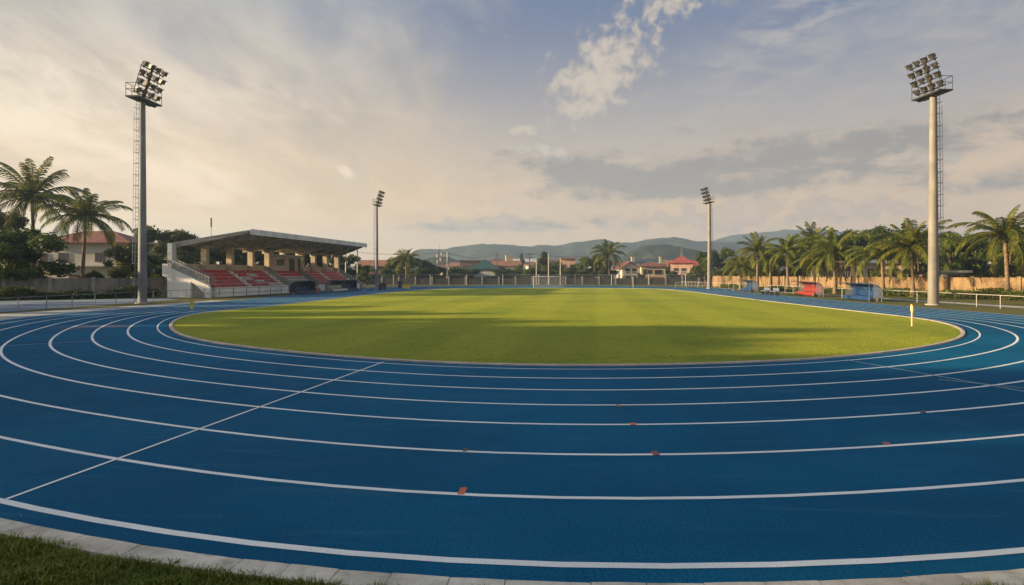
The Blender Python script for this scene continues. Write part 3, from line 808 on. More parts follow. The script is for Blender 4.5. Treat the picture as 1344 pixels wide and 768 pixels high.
def corner_flag(px, py, h, polem, flagm, label, furled):
    t = empty('corner_flag', bpx(px, py), 0, label, 'flag', 'corner flags on the grass')
    mb = MB(); mb.tube([(0, 0, 0), (.0, 0, h)], .022 if not furled else .04, 7); mb.build('post', polem, t)
    mb = MB(); rows = []
    if furled:
        for k in range(9):
            z = h - .02 - .34*k/8; r = .05 + .035*math.sin(PI*k/8) + .012*math.sin(k*2.3)
            rows.append([(.01 + r*math.cos(a)*(1 + .2*math.sin(3*a + k)), r*math.sin(a), z - .05*math.cos(a)) for a in [2*PI*q/10 for q in range(10)]])
        mb.grid(rows, closed=True); mb.face(rows[0]); mb.face(rows[-1])
    else:
        for k in range(7):
            z = h - .46*k/6; w = .36*(1 - .35*k/6)
            rows.append([(.02 - w*u/6*(.8), .05*math.sin(u*1.3 + k*.4)*u/6, z - .10*u/6) for u in range(7)])
        up = [[(x, y + .012, z) for x, y, z in r] for r in rows]
        mb.grid(rows); mb.grid(up); mb.grid([rows[0], up[0]]); mb.grid([rows[-1], up[-1]])
    mb.build('flag', flagm, t, True)
corner_flag(254, 411.5, .82, M['rail_white'], M['yellow'], 'yellow corner flag at the left edge of the grass', False)
corner_flag(1197, 428.5, 1.02, M['pole_yellow'], M['pole_yellow'], 'cream corner post with a furled flag at the right edge of the grass', True)

# bits by the far left corner
t = empty('equipment_trolley', bpx(502, 380.5), 0, 'dark red equipment trolley parked on the far left track', 'trolley')
mb = MB(); mb.prism([(-.55, .35), (.55, .35), (.62, .95), (.2, 1.15), (-.5, 1.0)], 'y', -.4, .4); mb.build('tub', M['roof_dark'], t)
for sx in (-.35, .35):
    mb = MB(); mb.tube([(sx, -.46, .2), (sx, .46, .2)], .2, 12); mb.build('wheel', M['steel_dark'], t)
mb = MB(); mb.tube([(-.55, -.3, .6), (-.95, -.3, 1.15), (-.95, .3, 1.15), (-.55, .3, .6)], .03, 6); mb.build('handle', M['steel'], t)
t = empty('landing_mat', bpx(533.5, 378.6), 0, 'small yellow padded mat at the far left bend', 'mat')
mb = MB(); mb.span((-.55, -.4, .0), (.55, .4, .25)); mb.build('lower_pad', M['yellow'], t)
mb = MB(); mb.span((-.5, -.36, .252), (.5, .36, .48)); mb.build('upper_pad', M['yellow'], t)
t = empty('rubbish_bin', bpx(525, 377.6), 0, 'dark bin standing by the far left fence', 'bin')
mb = MB(); mb.tube([(0, 0, 0), (0, 0, 1.1)], [.32, .4], 12); mb.build('bin_body', M['wood_dark'], t); mb = MB(); mb.tube([(0, 0, 1.102), (0, 0, 1.25)], [.42, .3], 12); mb.build('lid', M['steel_dark'], t)
t = empty('equipment_box', bpx(413.5, 385), rr, 'pale orange equipment box beside the nearest stand shelter', 'box')
mb = MB(); mb.span((-.45, -.7, 0), (.45, .7, .55)); mb.build('box_body', M['roof_orange'], t); mb = MB(); mb.prism([(-.48, .552), (.48, .552), (.3, .72), (-.3, .72)], 'y', -.73, .73); mb.build('lid', M['roof_orange'], t)
for k, (px, lab) in enumerate(((1004, 'low grey bench nearest the small dark blue shelter'), (1016, 'low grey bench between the small blue shelter and the red one'))):
    t = empty('spectator_bench', bpx(px, 386.6 + k), rr, lab, 'bench', 'low benches by the right-hand straight')
    mb = MB(); mb.span((-.2, -1.4, .42), (.2, 1.4, .5)); mb.build('seat', M['asphalt_blue'], t)
    mb = MB(); mb.span((.2, -1.4, .55), (.25, 1.4, .85)); mb.build('backrest', M['asphalt_blue'], t)
    for y in (-1.2, 1.2): mb = MB(); mb.span((-.18, y - .05, 0), (.24, y + .05, .418)); mb.build('leg', M['steel_dark'], t)

# utility poles, wires, masts
def utility(px, d, pt, label, arms=2):
    t = empty('utility_pole', atd(px, d), 0, label, 'utility pole', 'utility poles beyond the far wall'); h = hz(pt, d)
    mb = MB(); mb.tube([(0, 0, 0), (0, 0, h)], [.2, .12], 8); mb.build('shaft', M['concrete_lt'] if px < 600 else M['wood_dark'], t)
    for k in range(arms):
        mb = MB(); mb.box((0, .12, h - .35 - .9*k), (2.2 - .5*k, .1, .12)); c = mb.build('cross_arm', M['wood_dark'], t)
        for x in (-.9, 0, .9):
            mb = MB(); mb.tube([(x*(1 - .25*k), .12, h - .28 - .9*k), (x*(1 - .25*k), .12, h - .1 - .9*k)], .05, 6); mb.build('insulator', M['render_grey'], c)
    return Vector(t.location) + Vector((0, .12, h - .1))
tips = [utility(587, 172, 331, 'pale concrete utility pole with cross arms beside the round trees'),
        utility(652, 230, 332, 'thin dark utility pole above the teal roofed pavilion'),
        utility(695, 176, 332, 'dark timber utility pole left of the goal')]
for a, b, lab in ((tips[0], tips[1], 'overhead wires from the concrete pole to the pavilion pole'), (tips[1], tips[2], 'overhead wires between the pavilion pole and the timber pole')):
    t = empty('overhead_wire', (0, 0, 0), 0, lab, 'wires')
    for dx in (-.8, .8):
        mb = MB(); mb.tube([a.lerp(b, q/12) + Vector((dx, 0, -1.6*math.sin(PI*q/12))) for q in range(13)], .025, 4); mb.build('wire', M['steel_dark'], t)
a = tips[2]; b = atd(800, 200, 9); t = empty('overhead_wire', (0, 0, 0), 0, 'overhead wire sagging right from the timber pole to the palm grove', 'wires')
for dx in (-.8, .8): mb = MB(); mb.tube([a.lerp(b, q/12) + Vector((dx, 0, -1.2*math.sin(PI*q/12))) for q in range(13)], .025, 4); mb.build('wire', M['steel_dark'], t)
a = tips[0]; b = atd(420, 200, 10.5); t = empty('overhead_wire', (0, 0, 0), 0, 'overhead wire running left from the concrete pole behind the stand', 'wires')
for dx in (-.8, .8): mb = MB(); mb.tube([a.lerp(b, q/12) + Vector((dx, 0, -1.2*math.sin(PI*q/12))) for q in range(13)], .025, 4); mb.build('wire', M['steel_dark'], t)

def lattice(px, d, pt, w, label, dish=True):
    t = empty('radio_mast', atd(px, d), 0, label, 'mast'); h = hz(pt, d); mb = MB()
    for k in range(3):
        a = 2*PI*k/3; mb.tube([(w*math.cos(a), w*math.sin(a), 0), (w*.35*math.cos(a), w*.35*math.sin(a), h)], .08, 5)
    n = int(h/1.2)
    for k in range(n):
        z0, z1 = h*k/n, h*(k+1)/n
        for q in range(3):
            a, b = 2*PI*q/3, 2*PI*(q+1)/3; r0, r1 = w*(1 - .65*z0/h), w*(1 - .65*z1/h)
            mb.tube([(r0*math.cos(a), r0*math.sin(a), z0), (r1*math.cos(b), r1*math.sin(b), z1)], .045, 4)
    mb.build('lattice', M['render_brown'], t)
    if dish:
        for k, (dx, z) in enumerate(((-.5, .78), (.55, .85), (.3, .66), (-.45, .6))):
            mb = MB(); mb.tube([(dx*w, -.6*w, h*z - .5), (dx*w, -.6*w, h*z + .6)], .28, 8); mb.build('antenna_panel', M['render_grey'], t)
    mb = MB(); mb.tube([(0, 0, h), (0, 0, h + 1.6)], .05, 5); mb.build('tip_rod', M['steel_dark'], t)
lattice(577, 250, 327, 1.5, 'lattice radio mast with aerial panels above the far left trees')
lattice(770/1344*200 + 780, 420, 326, 1.6, 'thin lattice radio mast before the green hill', False)
t = empty('antenna_pole', atd(277, 120), 0, 'slim antenna pole poking above the grandstand roof', 'antenna'); h = hz(286, 120)
mb = MB(); mb.tube([(0, 0, 0), (0, 0, h - 1.6)], [.12, .06], 7); mb.build('shaft', M['steel'], t)
mb = MB(); mb.tube([(0, 0, h - 1.6), (0, 0, h)], .17, 8); mb.build('aerial', M['render_grey'], t)

# ------------------------------------------------------------------ houses
def house(loc, rz, w, d, h, roof, wallm, roofm, label, wins=(), rh=2.0, ov=.6, band=None, doors=(), balcony=None, chimney=None, awning=None, cat='house', name='house'):
    """front faces local -Y. wins: (x, z, w, h) on the front; roof 'hip','gable','gablefront','flat'"""
    loc = Vector((loc[0]/loc[1]*(loc[1] - d/2), loc[1], 0))      # the front wall's middle is what was sighted
    t = empty(name, loc, rz, label, cat)
    mb = MB(); mb.span((-w/2, -d/2, 0), (w/2, d/2, h))
    if roof == 'gablefront': mb.prism([(-w/2, h), (w/2, h), (0, h + rh*.93)], 'y', -d/2, d/2)
    if roof == 'gable': mb.prism([(-d/2, h), (d/2, h), (0, h + rh*.93)], 'x', -w/2, w/2)
    wo = mb.build('wall', wallm, t)
    mb = MB(); W, D = w/2 + ov, d/2 + ov; z = h + .01; e = .16
    if roof == 'hip':
        k = max(.3, W - D) if W > D else 0; kk = max(0, D - W)
        lo = [(-W, -D, z), (W, -D, z), (W, D, z), (-W, D, z)]; mid = [(x, y, z + e) for x, y, _ in lo]; tp = [(-k, -kk, z + rh), (k, -kk, z + rh), (k, kk, z + rh), (-k, kk, z + rh)]
        mb.face(lo[::-1])
        for a in range(4): b = (a+1) % 4; mb.face([lo[a], lo[b], mid[b], mid[a]])
        mb.face([mid[0], mid[1], tp[1], tp[0]]); mb.face([mid[1], mid[2], tp[2], tp[1]]); mb.face([mid[2], mid[3], tp[3], tp[2]]); mb.face([mid[3], mid[0], tp[0], tp[3]])
    elif roof == 'gablefront':
        s = rh/(w/2)
        for sg in (-1, 1): mb.prism([(0, h + rh + .02), (sg*W, h - s*ov + .02), (sg*W, h - s*ov + .2), (0, h + rh + .22)], 'y', -D, D)
    elif roof == 'gable':
        s = rh/(d/2)
        for sg in (-1, 1): mb.prism([(0, h + rh + .02), (sg*D, h - s*ov + .02), (sg*D, h - s*ov + .2), (0, h + rh + .22)], 'x', -W, W)
    else:
        mb.span((-W, -D, z), (W, D, z + .25))
    ro = mb.build('roof', roofm, t)
    if chimney:
        mb = MB(); cx, cz, cw = chimney; mb.span((cx - cw/2, .2, h + .4), (cx + cw/2, .2 + cw, cz)); mb.span((cx - cw/2 - .12, .08, cz + .002), (cx + cw/2 + .12, .32 + cw, cz + .2)); mb.build('chimney', M['render_cream'], ro)
    y = -d/2
    for (x, zz, ww, hh) in wins:
        mb = MB()
        for (ax, az, bx, bz) in ((x - ww/2 - .1, zz - .1, x + ww/2 + .1, zz), (x - ww/2 - .1, zz + hh, x + ww/2 + .1, zz + hh + .1), (x - ww/2 - .1, zz + .001, x - ww/2, zz + hh - .001), (x + ww/2, zz + .001, x + ww/2 + .1, zz + hh - .001), (x - .04, zz + .001, x + .04, zz + hh - .001)):
            mb.span((ax, y - .09, az), (bx, y - .004, bz))
        fr = mb.build('window', M['wood_dark'] if wallm is not M['render_brown'] else M['render_grey'], t)
        mb = MB(); mb.span((x - ww/2 + .001, y - .04, zz + .001), (x + ww/2 - .001, y - .006, zz + hh - .001)); mb.build('pane', M['glass'], fr)
    for (x, ww, hh) in doors:
        mb = MB(); mb.span((x - ww/2, y - .06, .05), (x + ww/2, y - .004, hh)); mb.build('door', M['wood_dark'], t)
    if band:
        mb = MB(); mb.span((-w/2 - .5, -d/2 - .9, band), (w/2 + .5, -d/2 - .003, band + .22)); mb.build('ledge', wallm, t)
    if balcony:
        x0, x1, zz = balcony; mb = MB(); mb.span((x0, y - 1.2, zz - .2), (x1, y - .003, zz)); b = mb.build('balcony', wallm, t)
        mb = MB(); n = int((x1 - x0)/.35)
        for k in range(n + 1): xx = x0 + .06 + (x1 - x0 - .12)*k/n; mb.box((xx, y - 1.12, zz + .45), (.09, .09, .9))
        mb.box(((x0 + x1)/2, y - 1.12, zz + .95), (x1 - x0, .14, .1)); mb.build('balustrade', M['render_white'], b)
    if awning:
        x0, x1, zz, dep, am = awning; mb = MB(); mb.prism([(y - .004, zz + .5), (y - .004, zz + .6), (y - dep, zz + .1), (y - dep, zz)], 'x', x0, x1); mb.build('awning', am, t)
    return t
def hx(px, d): return atd(px, d)
# left house behind the grey wall
d = 100.0
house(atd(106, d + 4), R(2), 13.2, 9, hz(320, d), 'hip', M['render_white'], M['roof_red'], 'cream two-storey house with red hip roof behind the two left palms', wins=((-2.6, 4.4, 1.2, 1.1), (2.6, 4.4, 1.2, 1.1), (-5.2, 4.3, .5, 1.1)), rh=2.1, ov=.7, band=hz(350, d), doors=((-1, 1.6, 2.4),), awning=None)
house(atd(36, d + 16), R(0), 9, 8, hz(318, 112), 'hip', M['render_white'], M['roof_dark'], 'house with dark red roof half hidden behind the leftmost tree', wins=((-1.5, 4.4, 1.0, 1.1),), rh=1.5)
# far end, from left to right
d = 190.0
house(atd(498, d), 0, 11, 7, hz(349, d), 'gable', M['render_brown'], M['roof_orange'], 'brown low building with terracotta roof beside the distant left mast', wins=((-3.4, .9, 1.2, 1.6), (-1.2, .9, 1.2, 1.6), (1, .9, 1.2, 1.6), (3.3, .9, 1.2, 1.6)), rh=1.4, awning=(-5.5, 5.5, 2.6, 1.5, M['roof_red']))
house(atd(616, 240), R(4), 7, 8, hz(343, 240), 'flat', M['render_brown'], M['roof_dark'], 'brown flat roofed block left behind the teal pavilion', wins=((-2, 4.4, 1, 1.2), (0, 4.4, 1, 1.2), (2, 4.4, 1, 1.2)))
house(atd(605, 262), 0, 8, 8, hz(350, 262), 'gable', M['render_grey'], M['roof_orange'], 'small terracotta roofed house left of the brown flat block', wins=((-2, 2.4, 1, 1.2), (2, 2.4, 1, 1.2)), rh=1.4)
house(atd(636, 182), R(-6), 6.2, 5.6, hz(354, 182), 'hip', M['render_grey'], M['roof_teal'], 'teal hip roofed pavilion with pale blue awning behind the far wall', wins=((-1.5, 1.2, 1, 1),), rh=2.7, ov=.55, awning=(-3.8, 3.6, 1.7, 2.0, M['roof_blue']), cat='pavilion', name='pavilion')
house(atd(664, 235), R(5), 9, 7, hz(349, 235), 'gable', M['render_cream'], M['roof_orange'], 'house with orange roof and raised roof lantern right of the teal pavilion', wins=((-2.4, 2.6, 1.2, 1.3), (0, 2.6, 1.2, 1.3), (2.4, 2.6, 1.2, 1.3)), rh=1.5, chimney=(1.2, hz(336, 235), 2.4))
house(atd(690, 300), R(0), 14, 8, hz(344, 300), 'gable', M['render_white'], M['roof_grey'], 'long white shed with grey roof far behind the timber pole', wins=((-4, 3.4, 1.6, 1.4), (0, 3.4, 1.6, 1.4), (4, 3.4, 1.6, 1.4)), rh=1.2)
house(atd(746, 220), R(-3), 4.8, 6, hz(340, 220), 'flat', M['render_pink'], M['roof_orange'], 'pink flat roofed block behind the right pole of the goal', wins=((-1.2, 4.4, .9, 1.1), (1.2, 4.4, .9, 1.1)))
house(atd(763, 225), R(-3), 3.6, 5, hz(349, 225), 'hip', M['render_cream'], M['roof_orange'], 'tiny orange roofed house at the left of the palm grove', wins=((0, 2.6, 1.2, 1.1),), rh=1.0)
house(atd(827, 195), R(3), 4.9, 8, hz(352, 195), 'gablefront', M['render_white'], M['roof_dark'], 'white gable-fronted house with balcony right of the palm grove', wins=((-.9, 2.8, 1.1, 1.2), (1.0, 2.8, 1.1, 1.2), (0, .9, 2.6, 1.0)), rh=1.7, ov=.5, balcony=(-2.4, 2.4, 2.3), chimney=(1.6, hz(338, 195), .8))
house(atd(858, 192), R(-2), 6.6, 7, hz(350.5, 192), 'hip', M['render_cream'], M['roof_red'], 'cream house with red hip roof between the gabled and pink houses', wins=((-2.3, 2.5, .8, 1.3), (-.9, 2.7, .8, .9), (1.4, 2.5, 1.9, 1.1)), rh=1.6, ov=.5, awning=(-2.2, 2.6, 1.2, 1.2, M['roof_bright']), chimney=(2.6, hz(338, 192), .5))
house(atd(899, 205), R(-14), 6.4, 8, hz(346, 205), 'hip', M['render_pink'], M['roof_bright'], 'pink house under a bright red roof left of the pale mast', wins=((-1.6, 3.0, 1.1, 1.2), (.6, 3.0, 1.1, 1.2)), rh=2.4, ov=.6, balcony=(-3, 3, 2.4), awning=(-3.2, 2.2, .9, 1.2, M['roof_bright']))
house(atd(880, 250), R(0), 13, 8, hz(346, 250), 'flat', M['render_grey'], M['concrete_lt'], 'grey flat block behind the red hip roof', wins=((-4, 4, 1.6, 1.3), (-1, 4, 1.6, 1.3), (2, 4, 1.6, 1.3)))
house(atd(846, 280), R(0), 12, 8, hz(344.5, 280), 'gable', M['render_white'], M['roof_teal'], 'pale hall with teal roof behind the gabled house', wins=((-3, 3, 1.6, 1.3), (1, 3, 1.6, 1.3)), rh=1.1, cat='hall', name='hall')
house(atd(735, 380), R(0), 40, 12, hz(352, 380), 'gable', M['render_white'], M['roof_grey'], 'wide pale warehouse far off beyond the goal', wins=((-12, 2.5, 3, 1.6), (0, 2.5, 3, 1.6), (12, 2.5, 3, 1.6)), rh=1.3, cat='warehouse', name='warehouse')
for k, (px, d2, w2, pt, rt, wm, rm, lab) in enumerate((
    (590, 300, 9, 350, 'hip', 'render_cream', 'roof_dark', 'tiny cream house with dark roof left of the terracotta roofed house'),
    (628, 330, 12, 346, 'gable', 'render_white', 'roof_grey', 'pale grey roofed house over the brown flat block'),
    (650, 290, 7, 343, 'hip', 'render_brown', 'roof_dark', 'dark hip roofed house behind the pavilion pole'),
    (676, 320, 10, 347, 'gable', 'render_pink', 'roof_orange', 'small pink house right of the roof lantern'),
    (704, 260, 7, 348, 'hip', 'render_white', 'roof_orange', 'small white house with orange roof left of the goal poles'),
    (722, 330, 9, 345, 'gable', 'render_grey', 'roof_dark', 'grey house behind the tallest goal pole'),
    (757, 300, 8, 345, 'flat', 'render_white', 'roof_grey', 'white flat roofed block right of the pink flat block'),
    (812, 300, 8, 347, 'hip', 'render_white', 'roof_red', 'small red roofed house left of the gabled house'),
    (868, 300, 7, 342, 'flat', 'render_cream', 'roof_grey', 'cream block rising behind the red hip roof'),
    (885, 225, 3.4, 347, 'gable', 'render_cream', 'roof_orange', 'narrow cream house squeezed left of the pink house'),
    (917, 240, 6, 347, 'gable', 'render_white', 'roof_bright', 'small white house right of the pink house'))):
    house(atd(px, d2), R((k*37 % 40) - 20), w2, 6, hz(pt, d2) - .2, rt, M[wm], M[rm], lab, wins=((-w2*.25, hz(pt, d2) - 2.1, 1.0, 1.1), (w2*.22, hz(pt, d2) - 2.1, 1.3, 1.1)), rh=1.3 if rt != 'flat' else 0)
# right, behind the palms
house(atd(1110, 110), R(-16), 5.2, 7, hz(345, 108), 'flat', M['render_cream'], M['concrete_lt'], 'cream house front with balustrade seen between the palms over the red shelter', wins=((-1.3, 2.2, 1.2, 1.4), (.9, 2.2, 1.2, 1.4)), balcony=(-2.5, 2.5, 1.9))
house(atd(1176, 104), R(-18), 7, 7, hz(346, 100), 'hip', M['render_cream'], M['roof_grey'], 'low cream house behind the palm nearest the blue shelter', wins=((-2, 1.9, 1.2, 1.3), (.6, 1.9, 1.2, 1.3), (2.4, 1.9, .8, 1.3)), rh=1.0)
house(atd(1258, 80), R(-22), 2.2, 2.4, hz(358, 79), 'flat', M['render_white'], M['concrete_lt'], 'small white hut peeping over the tan wall right of the mast', wins=((0, 1.6, 1.0, .7),), cat='hut', name='hut')
house(atd(1344, 108), R(-24), 8, 8, hz(322, 104), 'hip', M['render_white'], M['roof_grey'], 'white two-storey house behind the rightmost palm', wins=((-2.5, 4.6, 1.1, 1.2), (0, 4.6, 1.1, 1.2), (-2.5, 2.0, 1.1, 1.2)), rh=1.5)
t = empty('red_sign', atd(1205, 80.5), R(-24), 'small red and white sign board standing above the tan wall', 'sign')
mb = MB(); mb.span((-.45, -.03, 2.2), (.45, .03, 2.55)); mb.build('board', M['roof_bright'], t); mb = MB(); mb.span((-.4, -.04, 2.3), (.4, -.032, 2.42)); mb.build('stripe', M['rail_white'], t)
for sx in (-.35, .35): mb = MB(); mb.tube([(sx, .06, 0), (sx, .06, 2.5)], .03, 6); mb.build('post', M['steel'], t)

# ------------------------------------------------------------------ vegetation
def crown_mesh(name, seed, clumps, leaf, per, mat, flat=.75):
    """leaf-sized faces gathered in clumps; returns mesh data of a crown whose base is the origin"""
    rng = random.Random(seed); mb = MB()
    for (cx, cy, cz, r) in clumps:
        for _ in range(int(per*r*r)):
            u = Vector((rng.gauss(0, 1), rng.gauss(0, 1), rng.gauss(0, 1))).normalized()
            rr_ = r*(rng.random()**.45)*rng.uniform(.75, 1.12)
            p = Vector((cx, cy, cz)) + Vector((u.x*rr_, u.y*rr_, u.z*rr_*flat))
            n = (u + Vector((rng.gauss(0, .6), rng.gauss(0, .6), rng.gauss(.35, .6)))).normalized()
            a = n.cross(Vector((rng.gauss(0, 1), rng.gauss(0, 1), rng.gauss(0, 1)))).normalized(); b = n.cross(a)
            s = leaf*rng.uniform(.6, 1.35); w = s*rng.uniform(.45, .7)
            mb.face([p - a*s, p - b*w + n*w*.2, p + a*s, p + b*w + n*w*.2])
    me = bpy.data.meshes.new(name); me.from_pydata(mb.v, [], mb.f); me.materials.append(mat); me.update(); return me
def limb_mesh(name, seed, H, clumps, r0):
    rng = random.Random(seed); mb = MB(); fork = H*.34
    mb.tube([(0, 0, -.1), (rng.uniform(-.1, .1), 0, fork*.5), (0, rng.uniform(-.1, .1), fork)], [r0*1.25, r0, r0*.85], 9)
    for (cx, cy, cz, r) in clumps[:9]:
        q = Vector((cx, cy, cz)); m = Vector((cx*.35, cy*.35, fork + (cz - fork)*.55))
        mb.tube([(0, 0, fork - .15), m, q], [r0*.55, r0*.36, r0*.12], 6)
    me = bpy.data.meshes.new(name); me.from_pydata(mb.v, [], mb.f); me.materials.append(M['bark']); me.update(); return me
def make_clumps(seed, H, W, kind):
    rng = random.Random(seed); out = []
    n = {'broad': 26, 'round': 22, 'tall': 18, 'shrub': 12}[kind]
    for k in range(n):
        a = rng.uniform(0, 2*PI); t = rng.random()
        if kind == 'broad': z = H*(.42 + .5*t); rad = W*.5*math.sqrt(rng.random())*(1 - .55*max(0, t - .3)); r = H*rng.uniform(.09, .15)
        elif kind == 'round': z = H*(.25 + .65*t); rad = W*.5*math.sqrt(rng.random())*math.sin(PI*(.18 + .72*t)); r = H*rng.uniform(.10, .17)
        elif kind == 'tall': z = H*(.25 + .7*t); rad = W*.5*math.sqrt(rng.random())*(1 - .5*t); r = H*rng.uniform(.07, .12)
        else: z = H*(.12 + .7*t); rad = W*.5*math.sqrt(rng.random())*(1 - .5*t); r = H*rng.uniform(.14, .24)
        out.append((rad*math.cos(a), rad*math.sin(a), z, r))
    return out
PROTO = {}
for key, seed, H, W, kind, leaf, per in (('broad0', 3, 9, 9, 'broad', .17, 420), ('broad1', 8, 9, 9.5, 'broad', .16, 420), ('round0', 21, 8, 6.5, 'round', .17, 420), ('round1', 33, 8, 7, 'round', .16, 420), ('tall0', 12, 10, 4, 'tall', .17, 480), ('shrub0', 51, 3, 3.4, 'shrub', .12, 700), ('shrub1', 57, 3, 4, 'shrub', .12, 700)):
    cl = make_clumps(seed, H, W, kind)
    PROTO[key] = (H, W, {m: None for m in ('leaf_dark', 'leaf_mid', 'leaf_lt')}, cl, seed, leaf, per, limb_mesh('trunk', seed, H, cl, .24 if H > 5 else .07))
_tn = 0
def tree(key, px, d, top, wpx, mat, label, cat='tree', name=None, group=None, z_extra=0):
    global _tn; _tn += 1
    H, W, cache, cl, seed, leaf, per, trunk = PROTO[key]
    if cache[mat] is None: cache[mat] = crown_mesh('crown', seed + 100, cl, leaf, per, M[mat])
    h = hz(top, d); w = wpx/F*d
    sz = h/(H*1.0); sx = w/W
    nm = name or {'b': 'broadleaf_tree', 'r': 'round_tree', 't': 'slender_tree', 's': 'shrub'}[key[0]]
    t = empty(nm, atd(px, d), (px*37 % 628)/100, label, cat, group, (sx, sx, sz))
    for n2, me in (('crown', cache[mat]), ('trunk', trunk)):
        o = bpy.data.objects.new(n2, me); COL.objects.link(o); o.parent = t
    return t
tr_ = tree
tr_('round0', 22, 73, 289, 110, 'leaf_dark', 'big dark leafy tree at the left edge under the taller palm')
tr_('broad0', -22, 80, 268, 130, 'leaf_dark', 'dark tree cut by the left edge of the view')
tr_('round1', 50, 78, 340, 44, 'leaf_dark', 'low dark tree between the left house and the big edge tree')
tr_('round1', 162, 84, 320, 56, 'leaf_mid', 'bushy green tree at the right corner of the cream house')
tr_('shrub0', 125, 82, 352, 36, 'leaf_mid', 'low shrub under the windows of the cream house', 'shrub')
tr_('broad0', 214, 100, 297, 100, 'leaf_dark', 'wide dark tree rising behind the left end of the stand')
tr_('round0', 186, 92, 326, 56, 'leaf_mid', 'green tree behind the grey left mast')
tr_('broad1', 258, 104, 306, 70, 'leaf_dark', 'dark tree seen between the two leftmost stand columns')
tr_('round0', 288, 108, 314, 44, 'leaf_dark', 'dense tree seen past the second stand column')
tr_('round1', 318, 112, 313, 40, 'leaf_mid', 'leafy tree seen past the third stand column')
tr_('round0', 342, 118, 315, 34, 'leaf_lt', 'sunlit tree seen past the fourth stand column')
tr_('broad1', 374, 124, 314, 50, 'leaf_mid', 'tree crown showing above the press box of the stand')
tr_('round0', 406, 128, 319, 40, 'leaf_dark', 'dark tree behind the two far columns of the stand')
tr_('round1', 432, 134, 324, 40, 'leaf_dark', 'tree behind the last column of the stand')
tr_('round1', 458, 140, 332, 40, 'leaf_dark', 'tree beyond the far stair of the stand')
tr_('round0', 480, 150, 345, 30, 'leaf_dark', 'low dark tree just left of the distant left mast')
GT = 'trees beyond the far wall'
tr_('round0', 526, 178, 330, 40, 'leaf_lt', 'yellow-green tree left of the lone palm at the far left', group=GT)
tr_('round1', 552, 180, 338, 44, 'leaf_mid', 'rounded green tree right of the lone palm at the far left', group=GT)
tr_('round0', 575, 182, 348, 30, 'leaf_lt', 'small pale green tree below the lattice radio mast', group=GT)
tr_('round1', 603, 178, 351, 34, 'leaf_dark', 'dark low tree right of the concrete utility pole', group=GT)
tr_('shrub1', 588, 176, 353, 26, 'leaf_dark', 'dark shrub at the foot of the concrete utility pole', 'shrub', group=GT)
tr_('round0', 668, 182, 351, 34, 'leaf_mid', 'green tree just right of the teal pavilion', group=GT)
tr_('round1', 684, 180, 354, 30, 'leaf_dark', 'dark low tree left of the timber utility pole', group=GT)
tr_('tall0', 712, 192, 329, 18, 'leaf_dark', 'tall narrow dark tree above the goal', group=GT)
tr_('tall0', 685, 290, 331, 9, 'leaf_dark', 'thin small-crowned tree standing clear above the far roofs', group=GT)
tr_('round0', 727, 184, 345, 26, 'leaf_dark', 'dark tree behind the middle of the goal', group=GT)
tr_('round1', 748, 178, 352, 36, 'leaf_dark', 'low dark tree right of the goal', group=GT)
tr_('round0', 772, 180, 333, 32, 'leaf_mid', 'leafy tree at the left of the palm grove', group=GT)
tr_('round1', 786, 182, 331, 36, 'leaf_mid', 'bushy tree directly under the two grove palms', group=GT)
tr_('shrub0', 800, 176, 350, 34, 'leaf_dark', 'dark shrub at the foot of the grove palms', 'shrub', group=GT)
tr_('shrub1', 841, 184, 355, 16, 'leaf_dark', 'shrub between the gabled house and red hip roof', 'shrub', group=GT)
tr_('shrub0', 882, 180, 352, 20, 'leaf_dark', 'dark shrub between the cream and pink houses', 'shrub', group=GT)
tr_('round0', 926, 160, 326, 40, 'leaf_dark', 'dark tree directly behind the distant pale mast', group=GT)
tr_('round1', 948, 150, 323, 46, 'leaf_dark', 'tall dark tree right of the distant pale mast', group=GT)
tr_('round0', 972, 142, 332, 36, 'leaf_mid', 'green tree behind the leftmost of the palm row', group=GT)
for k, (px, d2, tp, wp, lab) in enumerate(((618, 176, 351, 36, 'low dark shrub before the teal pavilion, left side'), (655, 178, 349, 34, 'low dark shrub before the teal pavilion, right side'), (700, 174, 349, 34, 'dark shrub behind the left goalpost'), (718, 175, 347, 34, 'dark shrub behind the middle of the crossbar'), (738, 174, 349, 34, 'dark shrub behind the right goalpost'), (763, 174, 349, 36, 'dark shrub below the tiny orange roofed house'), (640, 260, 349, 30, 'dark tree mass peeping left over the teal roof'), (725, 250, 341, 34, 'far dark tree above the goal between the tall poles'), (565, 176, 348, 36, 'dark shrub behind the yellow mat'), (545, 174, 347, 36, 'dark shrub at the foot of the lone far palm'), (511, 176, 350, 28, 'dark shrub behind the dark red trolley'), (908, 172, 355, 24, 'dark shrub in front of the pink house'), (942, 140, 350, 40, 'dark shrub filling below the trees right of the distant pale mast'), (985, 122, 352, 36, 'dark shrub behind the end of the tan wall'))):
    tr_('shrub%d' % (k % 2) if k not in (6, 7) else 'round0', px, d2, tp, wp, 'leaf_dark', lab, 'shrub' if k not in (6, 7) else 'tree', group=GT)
for px, d2, tp, wp, lab in ((300, 106, 318, 60, 'low dark tree behind the third stand column'), (360, 122, 318, 50, 'low dark tree behind the middle of the stand'), (240, 96, 330, 60, 'low dark tree left behind the stand wall'), (330, 112, 318, 46, 'low dark tree behind the fourth stand column'), (392, 126, 322, 40, 'low dark tree right behind the press box'), (420, 130, 326, 40, 'low dark tree behind the last far columns')):
    tr_('round1', px, d2, tp, wp, 'leaf_dark', lab)
